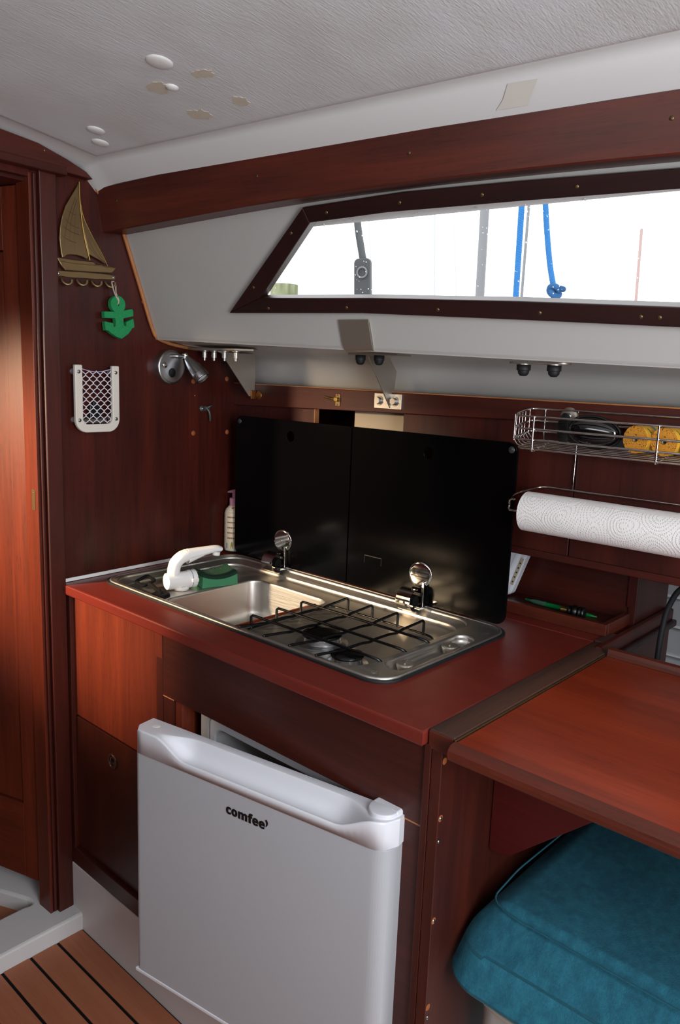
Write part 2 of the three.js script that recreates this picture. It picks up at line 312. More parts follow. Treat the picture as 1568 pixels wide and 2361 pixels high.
// ceiling: cambered moulding with a gelcoat margin and an embossed headliner panel
const zC = x => -.058 - .103 * x, yC = (x, z) => { const m = z > .55 ? 1.1 - z : z, s = m - zC(x); return 1.722 + .005 * x + .16 * s - .07 * s * s; };
{
  const w = struct('ceiling', 'pale grey cambered cabin ceiling with embossed headliner');
  const prof = x => {
    const a = [[-.20 - .108 * x, 1.58], [-.16 - .108 * x, 1.64], [-.128 - .108 * x, 1.668], [-.099 - .108 * x, 1.684], [-.080 - .106 * x, 1.702], [-.066 - .104 * x, 1.7145], [zC(x) - .001, 1.722 + .005 * x]];
    for (let i = 1; i <= 10; i++) { const z = zC(x) + (.55 - zC(x)) * i / 10; a.push([z, yC(x, z) + .004 * Math.min(1, i / 2)]); }
    const b = a.slice(0, -1).reverse().map(([z, y]) => [1.1 - z, y]);
    return a.concat(b);
  };
  const xs = [-1.25, -.8, -.4, -.01, .012, .03, .06, .3, .6, .9, 1.2, 1.5, 1.8, 2.1, 2.5];
  const inner = xs.map(x => prof(x).map(([z, y]) => [x, y - (x > -.02 && x < .05 ? (.05 - x) * .22 : 0), z]));
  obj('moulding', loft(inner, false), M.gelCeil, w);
  obj('deck', loft(xs.map(x => prof(x).map(([z, y]) => [x, y + .05, z])), false), M.gelMatt, w);
  const linerTex = dataTex(512, 512, (u, v) => pn(u, v, 22, 90, 61) * .4 + pn(u, v, 44, 190, 62) * .4 + pn(u, v, 130, 130, 63) * .2, false, .22, .22);
  const linerCol = dataTex(256, 256, (u, v) => { const k = pn(u, v, 5, 7, 65) * .5 + pn(u, v, 17, 23, 66) * .5; return mix([222, 224, 228], [206, 206, 204], k); }, true, .9, .9);
  const lm = std({ map: linerCol, bumpMap: linerTex, bumpScale: .0005, roughness: .8 });
  const L = (u, v) => { const x = .066 + u * 2.3, z0 = zC(x) + .004, z1 = .98, z = z0 + (z1 - z0) * v; const e = Math.min(1, Math.min(u * 2.3, v * (z1 - z0)) / .012); return [x, yC(x, z) - .0035 * Math.sqrt(Math.max(0, e)) + .001, z]; };
  const lg = grid(120, 90, (u, v) => L(Math.pow(u, 1.5), Math.pow(v, 1.6)));
  const lp = lg.attributes.position, lu = lg.attributes.uv; for (let i = 0; i < lp.count; i++) lu.setXY(i, lp.getZ(i), lp.getX(i));
  const liner = obj('headliner', lg, lm, w);
  // ragged glue residue where fittings were taken off
  const glue = std({ color: 0xd3c8b8, roughness: .85, bumpMap: fine, bumpScale: .0004 });
  for (const [x, z, rx, rz, k] of [[.445, .055, .030, .019, 1], [.431, -.037, .023, .020, 2], [.548, .049, .022, .014, 3], [.536, -.038, .018, .015, 4]]) {
    const pts = Array.from({ length: 40 }, (_, i) => { const a = i / 40 * 2 * Math.PI, r = .45 + .45 * pn(i / 40, .3, 20, 4, 70 + k) + .45 * pn(i / 40, .6, 6, 4, 75 + k); return [Math.cos(a) * rx * r, Math.sin(a) * rz * r]; });
    const g = prism(pts, .0006).rotateX(Math.PI / 2); const s = .16 - .14 * (z - zC(x));
    g.rotateX(-Math.atan(s)); obj('glue_residue', g.translate(x, yC(x, z) - .0026, z), glue, liner);
  }
  const fill = std({ color: 0xccc8bf, roughness: .6 });
  const fp = []; for (const [x, t] of [[.915, .22], [.962, .2], [.970, .45], [.988, .93], [.945, .95], [.930, .5]]) fp.push([x, t]);
  const sp = new THREE.ShapeGeometry(shape(fp)), q = sp.attributes.position;
  for (let i = 0; i < q.count; i++) { const x = q.getX(i), t = q.getY(i), z = -.099 - .108 * x + t * (.033 + .004 * x), y = 1.684 + t * .0305; q.setXYZ(i, x, y - .0006, z + .0006); }
  sp.computeVertexNormals(); obj('filler_patch', sp, fill, w);
}
for (const [x, z, r, lab] of [[.517, .104, .0205, 'largest white button cap on the ceiling, farthest from the bulkhead'], [.468, .046, .0105, 'smallest white button cap on the ceiling beside glue residue'], [.191, .015, .0165, 'upper of two white button caps on the ceiling near the bulkhead'], [.146, -.021, .0165, 'lower of two white button caps on the ceiling near the cabin corner']]) {
  const g = lathe([[0, -.0045], [r * .5, -.0042], [r * .85, -.0028], [r, -.0005], [r, .0015]], 28).rotateX(Math.atan(-.16 + .14 * (z - zC(x))));
  tag(obj('ceiling_cap', g.translate(x, yC(x, z) - .0022, z), M.white), lab, 'cap', 'white button caps on the ceiling');
}
// long mahogany beam under the ceiling edge
{
  const b = struct('trim_2', 'long dark mahogany fascia beam between ceiling and window');
  const lo = new THREE.CatmullRomCurve3([V(-.01, 1.591, 0), V(.449, 1.609, 0), V(.726, 1.613, 0), V(.946, 1.611, 0), V(1.163, 1.606, 0), V(1.7, 1.588, 0), V(2.45, 1.56, 0)]);
  const hi = new THREE.CatmullRomCurve3([V(-.01, 1.679, 0), V(.238, 1.688, 0), V(.461, 1.690, 0), V(.732, 1.688, 0), V(.947, 1.684, 0), V(1.159, 1.681, 0), V(2.45, 1.66, 0)]);
  const at = (c, x) => { let a = 0, e = 1; for (let i = 0; i < 30; i++) { const m = (a + e) / 2; c.getPoint(m).x < x ? a = m : e = m; } return c.getPoint((a + e) / 2).y; };
  const zB = (x, y) => -.116 - .108 * x + .184 * (y - 1.593);
  const loops = []; for (let i = 0; i <= 40; i++) { const x = -.006 + i * .0605, y0 = at(lo, x), y1 = at(hi, x); loops.push([[x, y0 + .0025, zB(x, y0) - .0], [x, y0, zB(x, y0) - .0025], [x, y0 + .004, zB(x, y0) - .058], [x, y1, zB(x, y1) - .05], [x, y1, zB(x, y1) - .0025], [x, y1 - .0025, zB(x, y1)]].reverse()); }
  const g = loft(loops, true, true, true).toNonIndexed(); g.computeVertexNormals();
  obj('beam', g, M.beam, b, 'x');
  for (const [x, y] of [[.056, 1.649], [.447, 1.655], [.763, 1.655], [1.15, 1.649]]) screwAt(b, x, y, zB(x, y) + .0003, .0032, M.screwDark);
}
// back panel of the galley with the fiddle rail and a locker opening
{
  const w = struct('wall_port_panel', 'dark mahogany locker front behind the galley');
  const pan = (x0, x1, y0, y1, grain = 'y') => obj('panel', box(x0, x1, y0, y1, -.527, -.513, .0008), M.panel, w, grain);
  pan(-.03, .262, .985, 1.235); pan(.262, .530, .985, 1.14); pan(.530, .9312, .985, 1.25); pan(.9340, 2.38, .985, 1.26);
  obj('edge_strip', box(.2615, .2635, 1.14, 1.235, -.5275, -.5125, .0004), M.raw, w, 'y');
  // rail tapering slightly towards the bulkhead
  obj('fiddle_rail', prism([[-.025, 1.221], [1.1, 1.244], [2.38, 1.25], [2.38, 1.276], [1.1, 1.2765], [-.025, 1.277]], .022, .0015).translate(0, 0, -.522), M.trim, w, 'x');
  obj('rail_edge', box(-.02, 2.38, 1.2755, 1.2785, -.521, -.5005, .0008), M.raw, w, 'x');
  obj('bottom_board', box(-.03, 2.38, .978, .992, -.53, -.508, .002), M.panel, w, 'x');
  // locker behind the opening
  obj('locker_back', box(.345, .62, 1.08, 1.262, -.575, -.565, 0), M.beige, w);
  obj('locker_end', box(.345, .355, 1.08, 1.262, -.70, -.575, 0), M.trim, w, 'y'); obj('locker_rear', box(-.05, .62, 1.08, 1.262, -.71, -.70, 0), M.panel, w, 'y');
  obj('locker_floor', box(-.05, .62, 1.07, 1.08, -.71, -.527, 0), M.trim, w, 'x');
  // niche under the panel
  obj('niche_back', box(-.05, 1.002, .82, 1.02, -.712, -.697, 0), M.panel, w, 'x');
  obj('niche_top', box(-.05, 1.01, .994, 1.005, -.71, -.526, 0), M.panel, w, 'x');
  obj('niche_return', box(.988, 1.004, .80, 1.01, -.872, -.692, .002), M.panel, w, 'y');
  obj('cove_batten', box(.9845, .991, .868, .985, -.699, -.692, .001), M.bracket, w, 'y');
}
// pale hull lining boards seen past the end of the niche
{
  const w = struct('wall_port_lining', 'pale grey lining boards on the hull beyond the niche');
  const lam = std({ color: 0x9fa2a6, roughness: .7, bumpMap: fine, bumpScale: .0003 });
  obj('backing', box(.93, 2.38, .30, 1.05, -.975, -.96, 0), M.white, w);
  for (let k = 0; k < 9; k++) { const y = .905 - k * .0685; obj('slat', box(.93, 2.38, y - .0605, y, -.962, -.948, .004), lam, w, 'x'); }
}
// rest of the cabin, out of the picture: starboard side, after bulkhead with companionway, forward compartment
{
  const e1 = V(.9942, 0, .1074), e2 = V(E2.x, E2.y, -E2.z), n = e1.clone().cross(e2);
  const w = struct('wall_starboard', 'white starboard cabin side with a window'); w.applyMatrix4(new THREE.Matrix4().makeBasis(e1, e2, n).setPosition(0, 1.376, 1.354));
  obj('cabin_side', prism([[-1.3, .03], [2.5, -.09], [2.5, .36], [-1.3, .36]], .03, 0, [winIn]), M.gelShade, w);
  const s = struct('wall_starboard_hull', 'wooden starboard hull side');
  obj('hull_panel', box(-1.25, 2.5, -.06, 1.38, 1.66, 1.70, 0), M.panel, s);
  obj('side_deck', box(-1.25, 2.5, 1.36, 1.39, 1.28, 1.70, 0), M.gelMatt, s);
  obj('berth_front', box(.05, 2.4, -.02, .40, 1.10, 1.14, 0), M.gelMatt, s);
  obj('berth_top', box(.05, 2.4, .38, .40, 1.10, 1.68, 0), M.gelMatt, s);
  const a = struct('wall_aft', 'after bulkhead with the companionway');
  obj('panel', box(2.40, 2.42, -.06, 1.85, -1.06, .30, 0), M.bulk, a, 'y');
  obj('panel', box(2.40, 2.42, -.06, 1.85, .94, 1.72, 0), M.bulk, a, 'y');
  obj('panel', box(2.40, 2.42, -.06, .72, .30, .94, 0), M.bulk, a, 'y');
  const f = struct('wall_forward_cabin', 'forward compartment beyond the doorway');
  obj('panel', box(-1.27, -1.24, -.06, 1.85, -1.06, 1.72, 0), M.bulk, f, 'y');
  obj('panel', box(-1.25, -.02, -.06, 1.62, -.28, -.26, 0), M.bulk, f, 'y');
  obj('panel', box(-1.25, -.02, -.06, 1.62, 1.36, 1.38, 0), M.bulk, f, 'y');
  obj('leak_plate', box(-1.25, -.02, 1.60, 1.625, -.28, -.05, 0), M.bulk, f, 'x'); obj('leak_plate', box(-1.25, -.02, 1.60, 1.625, 1.15, 1.38, 0), M.bulk, f, 'x');  // top plates added to stop sky light leaking in above the walls
}

// ---------------------------------------------------------------- galley cabinet and worktop
{
  const c = thing('galley_cabinet', 'mahogany galley cabinet under the red worktop, open round the white fridge', 'cabinet');
  obj('kick_rail', box(.004, 1.012, .152, .196, -.028, -.002, .003), M.trim, c, 'x');
  obj('stile', box(.002, .021, .19, .812, -.03, -.003, .0015), M.trim, c, 'y');
  obj('upper_panel', box(.0215, .3405, .5275, .812, -.026, -.012, .0012), M.cab, c, 'y');
  const fh = new THREE.Path(); fh.absarc(.175, .470, .0128, 0, 2 * Math.PI, true);
  const dr = obj('door', prism([[.0225, .198], [.3405, .198], [.3405, .5235], [.0225, .5235]], .0145, .001, [fh], 14).translate(0, 0, -.026), M.fascia, c, 'y');
  obj('finger_ring', [new THREE.TorusGeometry(.0145, .0038, 10, 30).translate(.175, .470, -.0105), lathe([[.0125, .004], [.0118, -.004]], 26).rotateX(Math.PI / 2).translate(.175, .47, -.0115)], std({ color: 0x4a2a20, roughness: .3, metalness: .3 }), dr);
  obj('stile', box(.341, .3625, .198, .757, -.03, -.0085, .0012), M.fascia, c, 'y');
  obj('stile_block', box(.341, .3615, .757, .812, -.03, -.007, .001), M.cab, c, 'y');
  obj('fascia', box(.3635, .9895, .6835, .812, -.024, -.0075, .0015), M.fascia, c, 'x');
  obj('fascia_edge', box(.364, .3975, .6815, .6840, -.018, -.0078, .0003), M.raw, c, 'x');
  obj('fascia_edge', box(.953, .9885, .6815, .6840, -.018, -.0078, .0003), M.raw, c, 'x');
  obj('side_strip', box(.3640, .3970, .198, .6815, -.02, -.009, .0008), M.fascia, c, 'y');
  obj('inner_post', box(.3985, .4165, .198, .684, -.045, -.013, .001), M.cab, c, 'y');
  obj('side_strip', box(.953, .9845, .198, .6815, -.02, -.009, .0008), M.fascia, c, 'x');
  obj('inner_post', box(.955, .987, .198, .684, -.05, -.0215, .001), M.fascia, c, 'y');
  obj('strip_edge', box(.9843, .9858, .198, .6815, -.0205, -.0093, .0003), M.raw, c, 'y');
  obj('corner_post', box(.9865, .9975, .03, .812, -.03, -.0035, .001), M.trim, c, 'y');
  obj('side_panel', box(.998, 1.0155, .0, .8115, -.872, -.0045, .0015), M.fascia, c, 'y');
  // fridge compartment
  obj('compartment_side', box(.398, .402, .16, .80, -.55, -.045, 0), M.cab, c, 'y'); obj('compartment_back', box(.40, .99, .16, .80, -.56, -.55, 0), M.cab, c, 'y');
  obj('compartment_top', box(.40, .99, .705, .715, -.55, -.03, 0), M.cab, c); obj('compartment_floor', box(.40, .99, .17, .198, -.55, -.02, 0), M.trim, c);
  const side = g => g.rotateY(Math.PI / 2);
  for (const [y, z, m] of [[.793, -.012, 'plug'], [.707, -.011, 'screwSteel'], [.672, -.010, 'screwSteel'], [.547, -.0105, 'screwSteel'], [.405, -.0105, 'plug'], [.388, -.011, 'screwSteel']]) {
    if (m === 'plug' || y === .707 || y === .547) obj('wood_plug', lathe([[0, .0006], [.0045, .0005], [.0052, 0]], 14).rotateZ(-Math.PI / 2).translate(1.0155, y, z), M.plug, c);
    if (m !== 'plug') screwAt(c, 1.016, y, z, .0032, M.screwSteel, side);
  }
}
{
  const t = thing('worktop', 'red-brown painted wooden galley worktop round the sink and hob', 'worktop');
  const o = [[.004, -.006], [.9895, -.0075], [.9895, .70], [-.03, .70], [-.022, .45]].map(([a, b]) => [a, b]);
  obj('slab', prism(o.map(([a, b]) => [a, b]), .022, .003, [rrect(.045, .845, .086, .455, .04, THREE.Path)]).rotateX(-Math.PI / 2).translate(0, .811, 0), M.counter, t, 'x');
  obj('back_step', box(-.02, .9885, .8315, .8345, -.695, -.535, .001), M.counter, t, 'x');
  const edge = prism([[-.001, .834], [.0015, .834], [.0015, .8415], [-.001, .8415]], .46).translate(0, 0, -.452); edge.rotateY(TH * .9);
  obj('sealing_strip', edge.translate(.0025, 0, .003), M.white, t);
  obj('strip_end', box(.0005, .004, .806, .846, .0035, .0065, .0005), M.white, t);
}
{
  const t = thing('joint_board', 'dark walnut cover board between the worktop and the table', 'board');
  obj('board', box(.9905, 1.0335, .806, .8352, -.535, -.0055, .003, 2), M.walnut, t, 'z');
  obj('board_end', box(.992, 1.032, .8075, .833, -.0065, -.0038, .001), M.nose, t, 'x');
  obj('end_cap', box(.9905, 1.012, .829, .8375, -.60, -.536, .001), M.walnut, t, 'z');
}
{
  const t = thing('side_moulding', 'narrow mahogany moulding running back from the joint board past the tray', 'moulding');
  obj('moulding', box(1.0045, 1.021, .812, .838, -.872, -.50, .005, 2), M.trim, t, 'z');
  obj('lower_bead', box(1.0160, 1.030, .799, .814, -.872, -.50, .004, 2), M.frame, t, 'z');
}
{
  const t = thing('folding_table', 'glossy red mahogany table leaf with rounded front edge beside the worktop', 'table');
  obj('table_top', box(1.037, 2.1, .808, .8335, -.478, .003, .004, 2), M.table, t, 'x');
  const nose = [[-.004, .8328], [.0, .8335], [.010, .832], [.0155, .826], [.0165, .820], [.0145, .813], [.008, .8085], [-.004, .807]];
  obj('front_nosing', prism(nose.map(([z, y]) => [-z, y]), 1.064).rotateY(Math.PI / 2).translate(1.0365, 0, 0), M.nose, t, 'x');
  const fid = [[-.494, .806], [-.494, .842], [-.491, .8475], [-.4865, .8485], [-.4815, .846], [-.479, .839], [-.4775, .8335], [-.4775, .806]];
  obj('back_fiddle', prism(fid.map(([z, y]) => [-z, y]), 1.06).rotateY(Math.PI / 2).translate(1.040, 0, 0), M.nose, t, 'x');
  obj('edge_band', box(1.0345, 1.0372, .806, .8342, -.478, -.002, .0006), M.bronze, t, 'z');
}
{
  const s = new THREE.Shape(); s.moveTo(1.0165, .80); s.lineTo(1.0165, .598); s.quadraticCurveTo(1.030, .590, 1.054, .602); s.lineTo(1.12, .662); s.lineTo(1.195, .730); s.quadraticCurveTo(1.235, .765, 1.262, .80); s.closePath();
  tag(obj('table_bracket', prism(s, .018, .0015).translate(0, 0, -.168), M.bracket, scene, 'x'), 'dark red knee bracket board under the table leaf', 'bracket');
}
// ---------------------------------------------------------------- settee cushion on its moulded base
{
  const velvet = std({ color: 0xffffff, roughness: .95, sheen: .5, sheenRoughness: .5, sheenColor: new THREE.Color(.10, .30, .36) });
  velvet.map = dataTex(512, 512, (u, v) => { const k = pn(u, v, 7, 5, 81) * .3 + pn(u, v, 60, 46, 82) * .4 + pn(u, v, 230, 230, 83) * .3; return mix([10, 70, 88], [40, 116, 136], k); }, true, .5, .5);
  velvet.bumpMap = dataTex(256, 256, (u, v) => pn(u, v, 128, 128, 84), false, .1, .1); velvet.bumpScale = .0003; velvet.userData.metres = true;
  const c = thing('settee_cushion', 'teal velvet settee cushion under the table', 'cushion');
  const x0 = 1.0165, x1 = 2.2, z0 = -.74, z1 = -.022, y0 = .402, y1 = .553, pts = [];
  const g0 = new RoundedBoxGeometry(x1 - x0, y1 - y0, z1 - z0, 16, .058).translate((x0 + x1) / 2, (y0 + y1) / 2, (z0 + z1) / 2);
  const g = mergeVertices(g0.deleteAttribute('uv') && g0.deleteAttribute('normal') && g0), p = g.attributes.position;
  for (let i = 0; i < p.count; i++) {
    let x = p.getX(i), y = p.getY(i), z = p.getZ(i);
    const fz = Math.max(0, (z + .14) / .11); const sy = THREE.MathUtils.smoothstep(y, .45, .548); z -= .062 * sy * THREE.MathUtils.smoothstep(z, -.16, -.03);      // front face leans back
    const fx = Math.max(0, 1 - (x - x0) / .10); if (y > .47) x += .018 * fx * (y - .47) / .07;
    z -= .03 * (1 - THREE.MathUtils.smoothstep(y, .405, .47)) * THREE.MathUtils.smoothstep(z, -.16, -.03);
    y += .004 * Math.sin(x * 9) * (y > .5 ? 1 : 0);
    p.setXYZ(i, x, y, z);
  }
  g.computeVertexNormals(); obj('cover', g, velvet, c, 'x');
  obj('seam', wire([[1.049, .549, -.40], [1.045, .551, -.20], [1.049, .546, -.114], [1.087, .547, -.098], [1.3, .5485, -.094], [1.7, .547, -.094]], .0014, .02, 120, 6), velvet, c);
  obj('underside_band', wire([[1.045, .4045, -.14], [1.052, .4025, -.085], [1.09, .4015, -.074], [1.7, .4015, -.074]], .003, .02, 80, 6), M.cord, c);
  const b = thing('settee', 'white moulded settee base under the teal cushion', 'bench');
  obj('base', box(1.046, 2.38, -.01, .398, -.9, -.098, .03, 5), M.gelShade, b);
}
// ---------------------------------------------------------------- fridge with its door ajar
{
  const f = thing('mini_fridge', 'white mini fridge with its door ajar under the hob', 'fridge');
  const X0 = .436, X1 = .948, Y0 = .20, Y1 = .692, fm = std({ color: 0xc4c5c5, roughness: .45 });
  obj('body', prism([[X0, Y0], [X1, Y0], [X1, Y1], [X0, Y1]], .42, 0, [rrect(X0 + .042, X1 - .042, Y0 + .04, Y1 - .052, .02, THREE.Path)]).translate(0, 0, -.470), fm, f);
  obj('front_frame', prism([[X0, Y0], [X1, Y0], [X1, Y1], [X0, Y1]], .006, .001, [rrect(X0 + .022, X1 - .022, Y0 + .02, Y1 - .03, .006, THREE.Path)]).translate(0, 0, -.0505), std({ color: 0xb2b4b5, roughness: .4 }), f);
  obj('inner_lip', prism(rrect(X0 + .026, X1 - .026, Y0 + .024, Y1 - .034, .012), .006, .002, [rrect(X0 + .04, X1 - .04, Y0 + .038, Y1 - .05, .022, THREE.Path)]).translate(0, 0, -.0515), M.plastic, f);
  obj('back_wall', box(X0 + .03, X1 - .03, Y0 + .03, Y1 - .03, -.480, -.470, 0), M.plastic, f);
  obj('hinge_cap', [box(-.024, .024, 0, .014, -.05, -.004, .004, 2), lathe([[0, .014], [.0215, .0135], [.0235, .011], [.0235, 0]], 24).translate(0, 0, -.004)].map(g => g.translate(.929, .6815, .010)), M.plastic, f);
  // door: local x from the hinge edge towards the handle side, local z out of the door
  const d = new THREE.Group(); d.name = 'door'; d.position.set(.953, 0, -.016); d.rotation.y = THREE.MathUtils.degToRad(9.4); f.add(d);
  const W = .513, H0 = .212, H1 = .645, D = .050;
  const body = rrect(-W, 0, 0, D, .012); 
  const bs = new THREE.Shape(); bs.moveTo(-W, .004); bs.lineTo(-W, D - .014); bs.quadraticCurveTo(-W, D, -W + .014, D); bs.lineTo(-.030, D); bs.quadraticCurveTo(0, D, 0, D - .03); bs.lineTo(0, .004); bs.closePath();
  obj('door_shell', prism(bs, H1 - H0, .0008, [], 12).rotateX(-Math.PI / 2).scale(1, 1, -1).translate(0, H0, 0), M.fridge, d);
  d.children[0].geometry.computeVertexNormals();
  obj('bottom_trim', box(-W - .001, .0005, H0 - .006, H0 + .001, .002, D + .0015, .002, 2), M.plastic, d);
  obj('gasket', box(-W + .02, -.02, H0 + .02, H1, -.010, .004, .003), std({ color: 0xb9b9b7, roughness: .7 }), d);
  // top cap with the scooped grip
  const HC = .043, loops = [], n = 46;
  for (let i = 0; i <= n; i++) {
    const t = i / n, x = -W - .0015 + t * (W + .003), a = Math.min(t / .30, 1), b = Math.min((1 - t) / .20, 1);
    const sm = q => q * q * (3 - 2 * q), e0 = sm(Math.max(0, Math.min(1, (t - .10) / .14))), e1 = sm(Math.max(0, Math.min(1, (.955 - t) / .14)));
    const k = Math.min(e0, e1), kd = sm(Math.max(0, Math.min(1, (t - .045) / .22))) * sm(Math.max(0, Math.min(1, (.96 - t) / .10)));
    const endR = x > -.03 ? D - .03 + Math.sqrt(Math.max(0, .03 * .03 - (x + .03) ** 2)) : x < -W + .014 ? D - .014 + Math.sqrt(Math.max(0, .014 * .014 - (x + W - .014) ** 2)) : D;
    const F = Math.max(.012, endR + .002), bk = .001, sc = .031 * k, top = H1 + HC, lip = top - .027 * k;
    const zs = [[F - .005, F - .013, .033], [F - .008, F - .025, .030], [F - .011, F - .032, .014], [F - .014, F - .034, .002], [F - .017, F - .036, 0]].map(([zf, zk, dy]) => [x, top - dy * k, Math.max(bk + .002, zf + (zk - zf) * k)]);
    loops.push([[x, H1, bk], [x, H1, F], [x, lip - .003, F], [x, lip - .0006, F - .0012], [x, lip, F - .003], ...zs, [x, top, bk + .001], [x, top - .002, bk]]);
  }
  obj('grip_cap', loft(loops.map(l => l.slice().reverse()), true, true, true), M.plastic, d);
  obj('cap_plug', lathe([[0, .0008], [.006, .0006], [.0066, 0]], 18).scale(1.3, 1, 1).translate(-W + .025, H1 + HC, .022), M.white, d);
  const font = await new FontLoader().loadAsync('fonts/droid/droid_sans_bold.typeface.json');
  const tg = new TextGeometry('comfee', { font, size: .0150, depth: .0005, curveSegments: 5, bevelEnabled: true, bevelThickness: .0001, bevelSize: .00055, bevelSegments: 1 });
  tg.computeBoundingBox(); const tw = tg.boundingBox.max.x * 1.08 + .001; 
  const q = new THREE.Shape(); q.moveTo(tw - .0010, .0155); q.quadraticCurveTo(tw + .0035, .0115, tw + .0005, .0045); q.quadraticCurveTo(tw + .0085, .0100, tw + .0025, .0175); q.closePath();
  tg.scale(1.08, 1, 1); obj('logo', [tg, prism(q, .0006)].map(g => g.translate(-.300, .603, D + .0002)), M.black, d);
}

// ---------------------------------------------------------------- sink and hob unit
function rloop(x0, x1, z0, z1, r, y, k = 7) {
  const out = [], c = [[x1 - r, z1 - r, 0], [x0 + r, z1 - r, 90], [x0 + r, z0 + r, 180], [x1 - r, z0 + r, 270]];
  for (const [cx, cz, a] of c) for (let i = 0; i <= k; i++) { const t = (a + 90 * i / k) * Math.PI / 180; out.push([cx + r * Math.cos(t), y, cz + r * Math.sin(t)]); }
  return out;
}
function recess(x0, x1, z0, z1, r, y, depth, slope, fillet, hole) {
  const L = [rloop(x0, x1, z0, z1, r, y)], lip = Math.min(.006, depth * .4);
  for (let i = 1; i <= 4; i++) { const a = i / 4 * Math.PI / 2, e = lip * Math.sin(a) * .6; L.push(rloop(x0 + e, x1 - e, z0 + e, z1 - e, Math.max(.004, r - e), y - lip * (1 - Math.cos(a)))); }
  const f = Math.min(fillet, depth - lip), y1 = y - depth + f, e0 = lip * .6;
  if (depth - lip - f > .002) L.push(rloop(x0 + e0 + slope, x1 - e0 - slope, z0 + e0 + slope, z1 - e0 - slope, r, y1));
  for (let i = 1; i <= 7; i++) { const a = i / 7 * Math.PI / 2, e = e0 + slope + f * (1 - Math.cos(a)); L.push(rloop(x0 + e, x1 - e, z0 + e, z1 - e, Math.max(.004, r - (e - e0) * .4), y1 - f * Math.sin(a))); }
  if (!hole) return loft(L, true, true);
  const e = L[L.length - 1], fl = new THREE.Shape(e.map(p => new THREE.Vector2(p[0], -p[2]))); fl.holes.push(hole);
  return join([loft(L, true, false), new THREE.ShapeGeometry(fl, 8).rotateX(-Math.PI / 2).translate(0, e[0][1], 0)]);
}
{
  const s = thing('sink_hob_unit', 'stainless steel sink and two-burner gas hob set in the worktop', 'sink');
  const yt = .8385;
  obj('seal', prism(rrect(.0315, .8595, .0685, .4685, .048), .0042, .0008, [rrect(.047, .843, .088, .453, .04, THREE.Path)]).rotateX(-Math.PI / 2).translate(0, .8328, 0), M.rubber, s);
  const plate = rrect(.040, .851, .077, .460, .042), yf = .815;
  obj('plate', prism(plate, .002, 0, [rrect(.050, .786, .083, .4535, .05, THREE.Path), rrect(.797, .843, .130, .372, .0225, THREE.Path)], 10).rotateX(-Math.PI / 2).translate(0, yt - .002, 0), M.steel, s, 'x');
  obj('rolled_rim', wire([...rloop(.040, .851, -.460, -.077, .042, .8372), [.851, .8372, -.119]], .0032, 0, 260, 8), M.steel, s);
  obj('tray', recess(.050, .786, -.4535, -.083, .05, yt, yt - yf, .012, .010, rrect(.196, .448, .112, .396, .036, THREE.Path)), M.steel, s, 'x');
  obj('basin', recess(.196, .448, -.396, -.112, .036, yf, .100, .006, .035), M.steel, s, 'z');
  obj('knob_trough', recess(.797, .843, -.372, -.130, .0225, yt, .017, .002, .009), M.steel, s, 'z');
  obj('drain', lathe([[0, .001], [.012, .001], [.019, .003], [.0215, .0015], [.0215, 0]], 28).translate(.32, yf - .0995, -.24), M.chrome, s);
  for (const [x, z] of [[.832, -.409], [.812, -.100], [.058, -.090], [.060, -.447], [.812, -.440]]) { obj('screw_dimple', lathe([[0, .0004], [.003, .0005], [.0052, .0012], [.0068, .0002]], 18).translate(x, yt, z), M.steel, s); }
  for (const z of [-.172, -.304]) {
    const k = obj('control_knob', lathe([[0, .0165], [.0130, .0163], [.0150, .0145], [.0155, .0125], [.0145, .009], [.0120, 0]], 28).translate(.822, yt - .0165, z), M.steelDull, s);
    obj('pointer', box(-.0016, .0016, 0, .0035, -.011, .011, .0008).rotateY(.5).translate(.822, yt - .0005, z), M.steelDull, k);
  }
  const yb = yf + .0003;
  for (const [x, z, r] of [[.615, -.187, .0375], [.720, -.140, .0290]]) {
    const b = obj('burner', lathe([[r * 1.32, 0], [r * 1.3, .0012], [r * .98, .0018], [r * .92, .003], [r * .90, .0125], [r * .92, .0135]], 40).translate(x, yb, z), M.alu, s);
    obj('burner_cap', lathe([[0, .0215], [r * .55, .0215], [r * .62, .0208], [r * .92, .0200], [r * 1.02, .0182], [r * 1.03, .0162], [r * .97, .0138], [r * .5, .0132]], 44).translate(x, yb, z), M.enamel, b);
    for (let i = 0; i < 14; i++) { const a = i / 14 * 2 * Math.PI; obj('flame_rib', box(-.0006, .0006, .0065, .0120, -.0004, .0006, 0).translate(0, 0, r * .912).rotateY(a).translate(x, yb, z), M.steelDull, b); }
  }
}
{
  const g = thing('pan_grid', 'black wire pan support standing over the hob burners', 'pan support');
  const r = .0027, y = .8455, f = .8180;
  for (const z of [-.135, -.203, -.272]) obj('long_bar', wire([[.474, f, z], [.473, y, z], [.780, y, z], [.792, y - .005, z - .008], [.787, f, z - .026]], r, .007), M.enamel, g);
  for (const x of [.523, .590, .656, .720]) obj('cross_bar', wire([[x, f, -.363], [x, y + .001, -.364], [x - .004, y - .005, -.302], [x - .004, y - .0085, -.285], [x - .005, y - .0060, -.262], [x - .006, y - .0062, -.222], [x - .006, y - .0085, -.208], [x - .007, y - .0060, -.188], [x - .009, y - .0062, -.154], [x - .010, y - .0085, -.140], [x - .011, y - .0060, -.122], [x - .015, .8430, -.076]], r, .006), M.enamel, g);
  obj('base_ring', wire([[.474, f + .0005, -.125], [.474, f + .0005, -.363], [.745, f + .0005, -.363], [.786, f + .0005, -.300], [.787, f + .0005, -.155]], .0023, .02), M.enamel, g);
}
